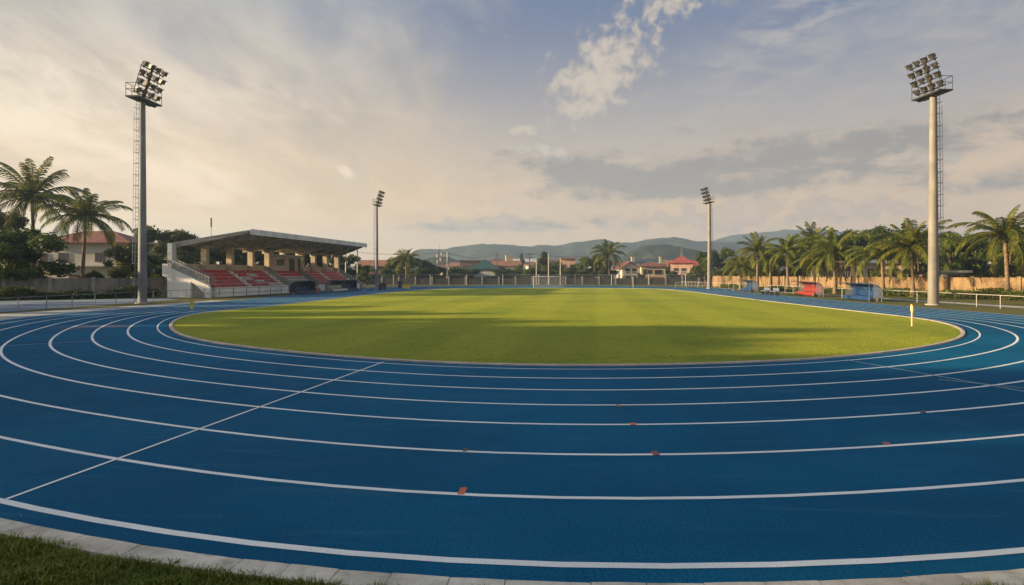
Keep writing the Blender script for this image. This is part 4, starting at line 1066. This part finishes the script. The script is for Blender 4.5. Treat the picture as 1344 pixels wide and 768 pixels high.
for k, (px, d2, tp, wp, lt, lab) in enumerate(((597, 232, 347, 22, 'leaf_mid', 'green tree among the roofs left of the brown flat block'), (630, 215, 349, 20, 'leaf_mid', 'small green tree left over the teal pavilion'), (656, 205, 346, 20, 'leaf_dark', 'dark tree between the pavilion and the roof lantern house'), (681, 215, 346, 22, 'leaf_mid', 'green tree right of the roof lantern house'), (706, 215, 343, 20, 'leaf_mid', 'green tree left of the tall narrow dark tree'), (733, 205, 341, 18, 'leaf_dark', 'dark tree touching the pink flat block'), (758, 205, 344, 20, 'leaf_mid', 'green tree between pink flat block and palm grove'), (820, 240, 343, 18, 'leaf_dark', 'dark tree behind the gable of the white house'), (843, 225, 345, 14, 'leaf_mid', 'green tree between gabled house and red hip roof, behind both'), (878, 215, 346, 16, 'leaf_dark', 'dark tree behind the right end of the red hip roof'), (915, 190, 345, 18, 'leaf_mid', 'green tree right of the pink house'))):
    tr_('round%d' % (k % 2), px, d2, tp, wp, lt, lab, group=GT)
GR = 'trees behind the palm row'
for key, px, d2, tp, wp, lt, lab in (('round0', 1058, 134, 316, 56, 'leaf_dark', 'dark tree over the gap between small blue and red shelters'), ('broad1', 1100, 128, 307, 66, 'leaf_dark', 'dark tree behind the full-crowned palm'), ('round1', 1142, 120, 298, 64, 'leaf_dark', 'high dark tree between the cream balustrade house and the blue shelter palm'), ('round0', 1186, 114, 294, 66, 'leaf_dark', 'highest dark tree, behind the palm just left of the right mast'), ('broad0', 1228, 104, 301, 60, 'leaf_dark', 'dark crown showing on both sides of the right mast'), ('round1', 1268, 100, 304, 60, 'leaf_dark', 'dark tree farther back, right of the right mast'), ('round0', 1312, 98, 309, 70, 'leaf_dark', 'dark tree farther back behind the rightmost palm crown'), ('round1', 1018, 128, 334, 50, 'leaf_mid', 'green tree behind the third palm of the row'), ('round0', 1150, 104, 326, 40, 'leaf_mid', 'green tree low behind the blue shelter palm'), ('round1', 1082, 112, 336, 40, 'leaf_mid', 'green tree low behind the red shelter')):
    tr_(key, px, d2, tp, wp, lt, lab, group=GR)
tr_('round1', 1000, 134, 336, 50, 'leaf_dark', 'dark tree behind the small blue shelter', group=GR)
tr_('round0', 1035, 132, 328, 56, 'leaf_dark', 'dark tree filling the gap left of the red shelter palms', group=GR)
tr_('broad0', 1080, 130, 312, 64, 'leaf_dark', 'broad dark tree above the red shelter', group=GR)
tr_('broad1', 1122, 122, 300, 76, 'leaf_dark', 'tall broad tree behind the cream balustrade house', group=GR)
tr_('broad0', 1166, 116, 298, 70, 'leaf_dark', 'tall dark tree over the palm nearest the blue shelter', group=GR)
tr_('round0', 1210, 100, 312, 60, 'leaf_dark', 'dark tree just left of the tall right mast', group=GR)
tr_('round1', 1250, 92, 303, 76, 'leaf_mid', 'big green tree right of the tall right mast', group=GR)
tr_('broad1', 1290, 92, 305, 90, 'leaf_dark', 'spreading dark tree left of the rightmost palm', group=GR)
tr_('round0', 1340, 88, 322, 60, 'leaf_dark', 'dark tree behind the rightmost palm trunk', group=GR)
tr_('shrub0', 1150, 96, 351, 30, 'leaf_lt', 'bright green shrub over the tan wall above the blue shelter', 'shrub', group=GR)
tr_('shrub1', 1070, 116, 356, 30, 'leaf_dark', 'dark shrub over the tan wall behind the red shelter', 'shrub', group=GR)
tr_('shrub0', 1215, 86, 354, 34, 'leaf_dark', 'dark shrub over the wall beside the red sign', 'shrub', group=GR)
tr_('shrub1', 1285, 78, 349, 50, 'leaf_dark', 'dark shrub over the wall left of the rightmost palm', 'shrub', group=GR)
# trees outside the left edge of the view: they stand on along the same boundary and shade the near bend
GS = 'trees along the left boundary'
for k, (x, y, h, w) in enumerate(((-52, 55, 7.5, 8), (-50, 46, 10, 9), (-50, 38, 11.5, 9), (-49, 30, 12.5, 10), (-48, 23, 14, 10), (-48, 16, 15, 11), (-47, 9, 15.5, 11), (-47, 2, 15.5, 11), (-47, -5, 15, 11), (-48, -12, 14.5, 10), (-49, -19, 14, 10), (-55, 26, 13, 10), (-55, 19, 15, 10), (-54, 12.5, 16, 11), (-54, 5.5, 16, 11), (-54, -1.5, 16, 11), (-54, -8.5, 15.5, 11), (-55, -16, 15, 10))):
    key = ('broad0', 'round0', 'broad1', 'round1')[k % 4]; H, W, cache, cl, seed, leaf, per, trunk = PROTO[key]
    if cache['leaf_dark'] is None: cache['leaf_dark'] = crown_mesh('crown', seed + 100, cl, leaf, per, M['leaf_dark'])
    t = empty('boundary_tree', (x, y, 0), k*1.7, 'tall dark tree of the row along the left boundary, outside the view', 'tree', GS, (w/W, w/W, h/H))
    for n2, me in (('crown', cache['leaf_dark']), ('trunk', trunk)):
        o = bpy.data.objects.new(n2, me); COL.objects.link(o); o.parent = t

# palms
def palm_crown(seed, n=24, L=3.6, droop=1.0):
    rng = random.Random(seed); mb = MB()
    for k in range(n):
        az = 2*PI*(k*.382 + rng.uniform(-.03, .03)); el = R(84 - 104*(k/n)**.85 + rng.uniform(-9, 9)); ln = L*rng.uniform(.85, 1.1)*(1 if k > 4 else .8)
        h = Vector((math.cos(az), math.sin(az), 0)); p = Vector((0, 0, 0)) + h*.1; e = el; pts = [p.copy()]; nseg = 12
        for q in range(nseg):
            p = p + (h*math.cos(e) + Vector((0, 0, 1))*math.sin(e))*ln/nseg
            e -= R((2.6 + 7.5*q/nseg)*droop)*(.6 + .6*math.cos(el)); pts.append(p.copy())
        mb.tube(pts, [.05*(1 - .85*q/nseg) + .008 for q in range(nseg + 1)], 4, False)
        side = Vector((-h.y, h.x, 0)); m = 40
        for q in range(2, m):
            t = q/m; f = t*nseg; j = min(int(f), nseg - 1); c = pts[j].lerp(pts[j+1], f - j); dr = (pts[j+1] - pts[j]).normalized(); up = side.cross(dr)
            if up.z < 0: up = -up
            ll = ln*.215*math.sin(PI*min(1, (.12 + .8*t)))**.7*rng.uniform(.85, 1.1)
            for sg in (-1, 1):
                dl = (side*sg*.8 + dr*.75 - Vector((0, 0, 1))*rng.uniform(.1, .5)).normalized()
                w = dr*.034*(L/3.6)*1.2
                mid = c + dl*ll*.55 - Vector((0, 0, .04*ll)); tip = c + dl*ll - Vector((0, 0, .28*ll))
                mb.face([c - w*.6, c + w*.6, mid + w, mid - w]); mb.face([mid - w, mid + w, tip])
    mb.mi = 1                              # a few dead fronds hanging against the trunk
    for k in range(rng.randint(2, 5)):
        a = rng.uniform(0, 2*PI); h = Vector((math.cos(a), math.sin(a), 0)); side = Vector((-h.y, h.x, 0)); ln = L*rng.uniform(.4, .6)
        pts = [h*(.1 + .35*math.sin(min(1, t*2.5)*PI/2)) - Vector((0, 0, ln*t*t**.3)) for t in [q/8 for q in range(9)]]
        mb.tube(pts, [.035*(1 - .8*q/8) for q in range(9)], 4, False)
        for q in range(3, 24):
            t = q/24*8; j = min(int(t), 7); c = pts[j].lerp(pts[j+1], t - j)
            for sg in (-1, 1):
                d = (side*sg*.35 + h*rng.uniform(-.1, .2) - Vector((0, 0, 1))).normalized(); ll = ln*.22*rng.uniform(.6, 1.1); w = h*.025
                mb.face([c - w, c + w, c + d*ll])
    me = bpy.data.meshes.new('crown'); me.from_pydata(mb.v, [], mb.f); me.materials.append(M['leaf_palm']); me.materials.append(M['leaf_dead']); me.polygons.foreach_set('material_index', mb.m); me.update(); return me
PC = [palm_crown(1, 26), palm_crown(2, 24, 3.6, 1.12), palm_crown(3, 28, 3.4, .95), palm_crown(4, 22, 3.9, 1.2)]
def palm_trunk(h, lean, r, seed):
    rng = random.Random(seed); mb = MB(); pts, rs = [], []; n = 22
    for k in range(n + 1):
        t = k/n; pts.append((lean*(t**1.7), lean*.3*math.sin(t*2), h*t)); rs.append(r*(1.35 - .55*min(1, t*4) if t < .25 else .8 - .18*t)*(1 + .05*(k % 2)))
    mb.tube(pts, rs, 9); return mb
def palm(px, d, crown_py, frond_px, v, label, lean=0.0, group='palms of the row by the tan wall', rot=0.0, r=.24):
    h = hz(crown_py, d); s = (frond_px/F*d)/3.15
    t = empty('palm_tree', atd(px, d), 0, label, 'palm', group)
    tb = palm_trunk(h, lean, r, px); tb.build('trunk', M['bark_palm'], t, True)
    o = bpy.data.objects.new('crown', PC[v]); COL.objects.link(o); o.parent = t
    o.location = (lean, lean*.3*math.sin(2), h - .12); q_ = random.Random(px*3 + v); o.scale = (s*q_.uniform(.92, 1.08), s*q_.uniform(.92, 1.08), s*q_.uniform(.85, 1.1)); o.rotation_euler = (R(q_.uniform(-9, 9)), R(q_.uniform(-9, 9)), rot + lean)
    bx = MB(); rng = random.Random(px)
    for k in range(6):
        a = k*1.05; c = Vector((lean + .3*s*math.cos(a), .3*s*math.sin(a), h - .3*s)); rows = []
        for i in range(5):
            ph = PI*i/4; rows.append([c + Vector((.14*s*math.sin(ph)*math.cos(b), .14*s*math.sin(ph)*math.sin(b), .17*s*math.cos(ph))) for b in [2*PI*j/7 for j in range(7)]])
        bx.grid(rows, closed=True)
    bx.build('coconut_cluster', M['leaf_palm'], t, True)
    return t
GL = 'palms by the left house'
palm(46, 80, 258, 62, 0, 'tallest left palm, farther from the floodlight mast', -.3, GL, .4, .26)
palm(108, 78, 282, 60, 1, 'second left palm, standing before the cream house', .35, GL, 1.9, .26)
palm(533, 172, 340, 20, 2, 'lone small palm at the far left among round trees', 0, 'palms beyond the far wall', .5)
palm(800, 174, 332, 24, 1, 'taller grove palm at the far end right of the goal', -.3, 'palms beyond the far wall', 2.2)
palm(788, 178, 345, 16, 2, 'shorter grove palm at the far end, left of its taller neighbour', 0, 'palms beyond the far wall', 1.2)
palm(972, 112, 349, 24, 3, 'low drooping palm, leftmost of the row by the tan wall', .2, rot=.3)
palm(994, 107, 328, 28, 0, 'palm rising behind the small blue shelter, second of the row', .1, rot=1.3)
palm(1011, 105, 339, 27, 1, 'shorter palm third from the left in the row', .1, rot=2.6)
palm(1034, 100, 328, 31, 2, 'upright palm midway between the small blue and red shelters', -.2, rot=.9)
palm(1066, 104, 318, 32, 0, 'tall palm rising behind the red shelter', 0, rot=2.0)
palm(1069, 91, 344, 28, 3, 'short drooping palm just behind the red shelter', 0, rot=.2)
palm(1096, 88, 330, 44, 1, 'full-crowned palm right of the red shelter', -.15, rot=1.1)
palm(1159, 80, 333, 44, 3, 'drooping palm behind the blue shelter', -.2, rot=.7)
palm(1198, 76, 322, 52, 2, 'tall palm just left of the tall right mast', -.25, rot=1.6)
palm(1322, 68, 306, 62, 1, 'large palm rightmost in the row, before the tan wall', -.4, rot=.2, r=.26)
palm(1362, 74, 322, 60, 3, 'palm cut by the right edge, only its fronds in view', 0, rot=2.3)

# hedges along the walls, leafy strips
def hedge(pts, h, w, mat, label, n):
    rng = random.Random(len(label)); mb = MB(); pts = [Vector(p) for p in pts]
    segs = [(a, b, (b - a).length) for a, b in zip(pts, pts[1:])]; tot = sum(s[2] for s in segs)
    for _ in range(n):
        s = rng.random()*tot
        for a, b, L in segs:
            if s <= L: break
            s -= L
        c = a.lerp(b, s/L); hh = h*(.7 + .45*math.sin(s*.9 + a.x)*math.sin(s*.37 + 1))
        p = c + Vector((rng.gauss(0, w*.3), rng.gauss(0, w*.3), abs(rng.random()**.7)*hh))
        nn = Vector((rng.gauss(0, 1), rng.gauss(0, 1), rng.gauss(.4, 1))).normalized(); e = nn.cross(Vector((rng.gauss(0, 1), rng.gauss(0, 1), 1))).normalized(); f = nn.cross(e); sz = rng.uniform(.06, .15)
        mb.face([p - e*sz, p - f*sz*.5, p + e*sz, p + f*sz*.5])
    t = empty('hedge', (0, 0, 0), 0, label, 'hedge'); mb.build('foliage', M[mat], t, fix=False)
    sm = MB()
    for a, b, L in segs:
        k = 0
        while k < L: q = a.lerp(b, k/L); sm.tube([q, q + Vector((.05, 0, h*.8))], [.03, .01], 4); k += 1.4
    sm.build('stems', M['bark'], t)
hedge([(-60, 58, 0), (-50, 66.5, 0), (-38.5, 74, 0)], 1.15, 1.6, 'leaf_dark', 'low dark hedge along the foot of the grey left wall', 15000)
hedge([(57, 46, 0), (49.6, 66.5, 0), (43, 82, 0)], 1.0, 2.6, 'leaf_mid', 'weedy green hedge along the foot of the tan wall, near part', 20000)
hedge([(42.6, 86, 0), (39, 112, 0), (39.5, 128, 0)], .75, 1.3, 'leaf_mid', 'lower hedge along the tan wall behind the shelters', 10000)

# grass blades: near verge outside the kerb, tufts over the near infield
from mathutils.noise import noise as clump
def blades(name, pts, hmin, hmax, mat, seed, wid=.006, lean=.5):
    rng = random.Random(seed); mb = MB()
    for (x, y) in pts:
        cl = clump(Vector((x*1.7, y*1.7, seed)))*.9 + clump(Vector((x*7, y*7, seed)))*.5
        a = rng.uniform(0, 2*PI); h = rng.uniform(hmin, hmax)*max(.35, 1 + cl); w = wid*rng.uniform(.7, 1.5); d = Vector((math.cos(a), math.sin(a), 0)); s = Vector((-d.y, d.x, 0))*w
        p = Vector((x, y, -.02)); q = p + d*h*lean*.35*rng.random() + Vector((0, 0, h*.6)); t = p + d*h*lean*rng.uniform(.4, 1.3) + Vector((0, 0, h*rng.uniform(.75, 1)))
        mb.face([p - s, p + s, q + s*.8, q - s*.8]); mb.face([q - s*.8, q + s*.8, t])
    return mb.build(name, mat, None, fix=False, kind='stuff')
rng = random.Random(77); pts = []
outer = off(1, .27); near_out = [(p.x, p.y) for p in outer if p.y < 16 and abs(p.x) < 14]
nearN = [(p.x, p.y, n.x, n.y) for p, n in zip(outer, NORM) if p.y < 14 and abs(p.x) < 13]
while len(pts) < 60000:
    x, y, nx_, ny_ = rng.choice(nearN); t = rng.random()**1.4*1.9 - .1*rng.random()*max(0, clump(Vector((x*2.3, y*2.3, 5))) + .25); u = rng.uniform(-.6, .6)
    X = x + nx_*t - ny_*u; Y = y + ny_*t + nx_*u
    if Y > 3.6 and abs(X) < .78*Y + .8: pts.append((X, Y))
blades('verge_grass', pts, .03, .095, M['blade'], 3, .0045, .8)
innerN = [(p, n) for p, n in zip(RING, NORM)]
pts = []
rng = random.Random(78)
for _ in range(9000):                    # ragged edge of the turf
    p, n = rng.choice(innerN)
    if p.y > 45: continue
    t = -.27 - rng.random()**2*.35; pts.append((p.x + n.x*t + rng.uniform(-.25, .25)*n.y, p.y + n.y*t - rng.uniform(-.25, .25)*n.x))
poly = [(p.x + n.x*-.35, p.y + n.y*-.35) for p, n in innerN]
def inside(x, y):
    c = False; j = len(poly) - 1
    for i in range(0, len(poly)):
        xi, yi = poly[i]; xj, yj = poly[j]
        if (yi > y) != (yj > y) and x < (xj - xi)*(y - yi)/(yj - yi) + xi: c = not c
        j = i
    return c
poly = poly[::3]
cnt = 0
while cnt < 60000:
    y = 18.6 + 42*rng.random()**1.6; x = rng.uniform(-21, 25)
    if inside(x, y): pts.append((x, y)); cnt += 1
blades('turf_blades', pts, .035, .065, M['blade_field'], 4, .011, .8)

rng = random.Random(91); mb = MB(); oe = off(1, 0)
cand = [(p, n) for p, n in zip(oe, NORM) if p.y < 20]
for k in range(220):
    p, n = rng.choice(cand); t = -abs(rng.gauss(0, .5)) if k < 130 else -rng.random()*12
    c = Vector((p.x + n.x*t + rng.uniform(-.4, .4), p.y + n.y*t, .012)); a = rng.uniform(0, 6.3); e = Vector((math.cos(a), math.sin(a), rng.uniform(-.2, .3)))*rng.uniform(.008, .022); f = Vector((-math.sin(a), math.cos(a), rng.uniform(-.1, .5)))*rng.uniform(.004, .01)
    mb.face([c - e, c - f, c + e, c + f])
mb.build('leaf_litter', plain('dry_leaf', (.22, .13, .06, 1), .8, .3, 9, bump=0), None, fix=False, kind='stuff')

# ------------------------------------------------------------------ hills
def ridge(name, prof, d, depth, seed, mat):
    """a wooded ridge: crest heights from the skyline, falling away to front and back"""
    from mathutils import noise
    mb = MB(); rows = []
    n = 220; a0, a1 = prof[0][0], prof[-1][0]
    def crest(px):
        for (x0, y0), (x1, y1) in zip(prof, prof[1:]):
            if x0 <= px <= x1:
                t = (px - x0)/(x1 - x0); t = t*t*(3 - 2*t)*.6 + t*.4; return y0 + (y1 - y0)*t
    crestH = []
    for k in range(n + 1):
        px = a0 + (a1 - a0)*k/n; crestH.append(max(0, hz(crest(px), d)))
    for s in range(-9, 10):
        v = s/9; r = []
        for k in range(n + 1):
            px = a0 + (a1 - a0)*k/n; X = (px - 672)/F*d; Y = d + v*depth
            q = Vector((X, Y, seed*40.0))
            f = noise.fractal(q*(6.0/d*1.6), 1.0, 2.0, 6)*.5
            sp = noise.fractal(Vector((X*14/d, v*1.2 + seed, 0)), 1, 2, 4)
            h = crestH[k]*max(0, math.cos(v*PI/2))**(1.0 + .35*sp) * (1 + .34*f*min(1, abs(v)*2.2)) + crestH[k]*.03*noise.fractal(q*(60/d), 1, 2, 4) - 1.2*abs(v) + .7*noise.noise(q*.16)*(1 - abs(v))
            r.append((X + (Y - d)*(px - 672)/F*.3, Y, h - .05))
        rows.append(r)
    mb.grid(rows, flip=True); o = mb.build(name, mat, None, True, False, kind='structure')
    if o.data.polygons[0].normal.z < 0: o.data.flip_normals()
ridge('near_hill', [(770, 362), (800, 350), (828, 330), (845, 322.5), (870, 321.5), (905, 327), (935, 335), (965, 345), (1000, 358), (1030, 363)], 640, 95, 1, M['hill'])
ridge('low_hill', [(520, 362), (548, 345), (566, 337.5), (585, 337), (606, 343), (640, 356), (680, 363)], 610, 70, 2, M['hill'])
ridge('far_hills', [(330, 362), (430, 352), (490, 347), (530, 338), (556, 327), (585, 328), (606, 324), (635, 321), (672, 321), (695, 323.5), (712, 321.5), (728, 322.5), (760, 317), (788, 314.5), (806, 319), (830, 318.5), (850, 315), (885, 313), (910, 317.5), (950, 318), (985, 317), (1030, 322), (1090, 330), (1200, 345), (1300, 362)], 1150, 220, 3, M['hill'])
ridge('remote_hills', [(760, 362), (860, 335), (930, 316), (965, 309), (1000, 305), (1035, 302), (1075, 303), (1130, 308), (1220, 320), (1330, 338), (1500, 362)], 1650, 260, 4, M['hill'])

# the evening air
mb = MB(); mb.span((-2200, -2200, -1.2), (2200, 2200, 122)); hzb = mb.build('haze', None, kind='stuff')
hm = bpy.data.materials.new('haze_air'); hm.use_nodes = True; nt = NT(hm.node_tree); nt.n.remove(nt.n['Principled BSDF'])
v = nt.new('ShaderNodeVolumePrincipled'); v.inputs['Color'].default_value = (.5, .7, 1.0, 1); v.inputs['Density'].default_value = .00048; v.inputs['Anisotropy'].default_value = .25
nt.l.new(v.outputs[0], nt.n['Material Output'].inputs['Volume']); hzb.data.materials.clear(); hzb.data.materials.append(hm)

# ------------------------------------------------------------------ sky
w = bpy.data.worlds.new('World'); scene.world = w; w.use_nodes = True
nt = NT(w.node_tree); bg = nt.n['Background']; BGS = .1
bg.inputs['Strength'].default_value = BGS
K = 1/(2**EXPO)/BGS
def sc(r, g, b, k=1.0): c = lin(r, g, b); return (c[0]*K*k, c[1]*K*k, c[2]*K*k, 1)
sky = nt.new('ShaderNodeTexSky', sky_type='NISHITA'); sky.sun_disc = False; sky.sun_elevation = SUN_EL; sky.sun_rotation = SUN_AZ
sky.air_density = 1.3; sky.dust_density = 2.0; sky.ozone_density = 2.0
gen = nt.new('ShaderNodeTexCoord').outputs['Generated']
sp = nt.new('ShaderNodeSeparateXYZ'); nt.put(sp.inputs[0], gen); X, Y, Z = sp.outputs
deg = 180/PI
az = nt.math('MULTIPLY', nt.math('ARCTAN2', X, Y), deg); el = nt.math('MULTIPLY', nt.math('ARCSINE', Z), deg)
zz = nt.math('ADD', nt.math('MAXIMUM', Z, 0), .16)
P = nt.xyz(nt.math('DIVIDE', X, zz), nt.math('DIVIDE', Y, zz), 0)
A = nt.xyz(nt.math('MULTIPLY', az, .1), nt.math('MULTIPLY', el, .1), 0)
def gauss(a0, e0, sa, se, rot=0.0):
    da = nt.math('SUBTRACT', az, a0); de = nt.math('SUBTRACT', el, e0); c, s = math.cos(R(rot)), math.sin(R(rot))
    u = nt.math('DIVIDE', nt.math('ADD', nt.math('MULTIPLY', da, c), nt.math('MULTIPLY', de, s)), sa)
    v = nt.math('DIVIDE', nt.math('SUBTRACT', nt.math('MULTIPLY', de, c), nt.math('MULTIPLY', da, s)), se)
    return nt.math('EXPONENT', nt.math('MULTIPLY', nt.math('ADD', nt.math('MULTIPLY', u, u), nt.math('MULTIPLY', v, v)), -1.0))
add = lambda *a: a[0] if len(a) == 1 else nt.math('ADD', a[0], add(*a[1:]))
mul = lambda a, b: nt.math('MULTIPLY', a, b)
# clear air: the physical sky, with blue taken towards the photograph's grey-blue
blue = nt.mix(nt.ramp(el, 3, 22), sc(184, 184, 176), sc(70, 106, 152))
base = nt.mix(.9, sky.outputs[0], blue)
# high veil, drawn out in streaks towards the horizon
n_veil = nt.noise(nt.mapping(P, (1.0, .33, 1), (0, 0, R(-14))), 1.5, 9, .58, .7)
n_veil2 = nt.noise(nt.mapping(P, (1.0, .5, 1), (0, 0, R(10))), 3.6, 8, .62, .5)
left = nt.ramp(az, 0, -30)
holes = add(mul(gauss(0, 16, 8, 6, -25), .55), mul(gauss(12, 19, 11, 8, 5), .75), mul(gauss(30, 14, 10, 6), .35), mul(gauss(28, 5.0, 14, 2), .2), mul(gauss(-6, 9.5, 9, 3), .15))
cov = add(mul(n_veil, 2.0), mul(n_veil2, 1.3), mul(left, .3), -1.2, mul(holes, -1.0))
cov = nt.ramp(cov, -.1, .85, .0, 1.0)
glow = add(mul(gauss(-37, 11, 11, 5), 1.0), mul(gauss(-24, 6.5, 9, 2.2), .9), mul(gauss(-20, 13, 10, 5), .3), mul(gauss(-75, 10, 26, 16), 1.3))
glow = mul(glow, nt.ramp(n_veil2, .32, .62, .35, 1.15))
veilc = nt.mix(nt.ramp(el, 2, 22), sc(222, 200, 170), sc(172, 177, 182))
veilc = nt.mix(nt.math('MINIMUM', glow, 1.0), veilc, sc(240, 230, 214, 1.05))
shade = nt.noise(nt.mapping(P, (1.0, .36, 1), (0, 0, R(-10))), 2.4, 8, .62, .5)
veilc = nt.mix(nt.ramp(shade, .42, .66, 0, .5), veilc, sc(134, 141, 149))
col = nt.mix(cov, base, veilc)
# warm band at the horizon, stronger towards the sun
hor = nt.math('EXPONENT', mul(nt.math('MAXIMUM', el, 0), -.12))
horc = nt.mix(nt.ramp(az, 25, -35), sc(242, 188, 136, 1.2), sc(255, 200, 124, 1.42))
col = nt.mix(mul(hor, .85), col, horc)
# long grey bank at the right
nb = nt.noise(nt.mapping(A, (1, 3.6, 1), (0, 0, R(3))), 1.9, 10, .62, .6)
nf = nt.noise(A, 6.5, 10, .64, .3)
bank = add(mul(gauss(24, 9.2, 19, 1.9, 5), 1.05), mul(gauss(6, 8.4, 8, 1.5, -8), .85), mul(gauss(36, 6.2, 9, .9, 3), .7), mul(gauss(2, 4.0, 9, .8), .7), mul(gauss(-8, 3.8, 5, .6), .45), mul(gauss(20, 6.8, 16, .8, 2), .45), mul(gauss(14, 11.5, 9, 1.0, 12), .4), mul(nt.math('SUBTRACT', nb, .5), 2.2), mul(nt.math('SUBTRACT', nf, .5), 1.1))
bankf = nt.ramp(bank, .2, .95, 0, .88)
bankc = nt.mix(nt.ramp(bank, .35, 1.0), sc(192, 174, 156), nt.mix(nt.ramp(el, 3, 10), sc(166, 154, 144), sc(152, 147, 144)))
col = nt.mix(bankf, col, bankc)
# heaped clouds lit from the left
puff = nt.noise(A, 8.0, 9, .56, .2); puff2 = nt.noise(A, 3.4, 6, .55, .2)
cum = add(mul(gauss(9.0, 17.4, 6.6, 2.9, 46), .95), mul(gauss(5.6, 15.0, 3.6, 3.0, 30), .7), mul(gauss(14.2, 21.6, 1.9, 1.1, 20), .85), mul(gauss(1.1, 11.9, 1.5, .55), 1.35), mul(gauss(2.4, 10.3, 2.8, .65, -4), 1.15), mul(gauss(-13.5, 8.15, .85, .6, -20), 1.35), mul(gauss(16, 4.4, 6, 1.1), .95), mul(gauss(19.5, 4.9, 1.1, 1.3), .45), mul(gauss(26, 5.0, 7, .9), .8), mul(gauss(-1, 4.3, 5, .9), .8), mul(gauss(33, 8.0, 4, .9), .6))
cden = add(cum, mul(nt.math('SUBTRACT', puff, .5), 3.4), mul(nt.math('SUBTRACT', puff2, .5), 1.6))
cumf = mul(nt.ramp(cden, .32, 1.1, 0, .88), nt.ramp(cum, .04, .3))
cumc = nt.mix(nt.ramp(cden, .5, 1.6), sc(176, 170, 164), sc(218, 202, 184))
cumc = nt.mix(gauss(-13.5, 8.15, 3, 3), cumc, sc(252, 228, 202, 1.1))
cumc = nt.mix(nt.ramp(el, 4, 10), nt.mix(nt.ramp(cden, .5, 1.3), sc(180, 164, 152), sc(222, 192, 168)), cumc)
col = nt.mix(cumf, col, cumc)
# thin pale streaks high on the right
cs = nt.noise(nt.mapping(A, (1, 3.2, 1), (0, 0, R(-24))), 2.6, 9, .62, .4)
cirr = mul(add(gauss(24, 19.5, 10, 2.0, 26), mul(gauss(33, 16, 8, 2.2, 24), .7), mul(gauss(20, 14, 12, 1.6, 22), .55)), nt.ramp(cs, .35, .68))
col = nt.mix(mul(cirr, .85), col, sc(192, 186, 178))
# unseen sky overhead, brightened on purpose to lift the shade on the ground
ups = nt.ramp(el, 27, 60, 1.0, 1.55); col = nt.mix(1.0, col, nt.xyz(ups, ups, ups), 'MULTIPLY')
# below the horizon: dim earth
col = nt.mix(nt.ramp(el, -3, -.5), sc(90, 84, 70), col)
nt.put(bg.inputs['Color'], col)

# sun
sl = bpy.data.lights.new('sun', 'SUN'); sl.energy = 5.0; sl.angle = R(.9); sl.color = (1.0, .76, .44)
so = bpy.data.objects.new('sun', sl); COL.objects.link(so)
sd = Vector((math.sin(SUN_AZ)*math.cos(SUN_EL), math.cos(SUN_AZ)*math.cos(SUN_EL), math.sin(SUN_EL)))
so.rotation_euler = (-sd).to_track_quat('-Z', 'Y').to_euler(); so.location = sd*100

# camera
cd = bpy.data.cameras.new('camera'); cam = bpy.data.objects.new('camera', cd); COL.objects.link(cam)
cd.sensor_width = 36; cd.sensor_fit = 'HORIZONTAL'; cd.lens = 36*F/1344; cd.shift_y = -24/1344
cd.clip_start = .05; cd.clip_end = 12000
cam.location = (0, 0, CH); cam.rotation_euler = (R(90), 0, 0); scene.camera = cam

scene.view_settings.view_transform = 'Standard'; scene.view_settings.look = 'None'
scene.view_settings.exposure = EXPO; scene.view_settings.gamma = 1
scene.render.engine = 'CYCLES'
scene.cycles.use_denoising = True
scene.cycles.max_bounces = 6; scene.cycles.transparent_max_bounces = 12; scene.cycles.volume_bounces = 0
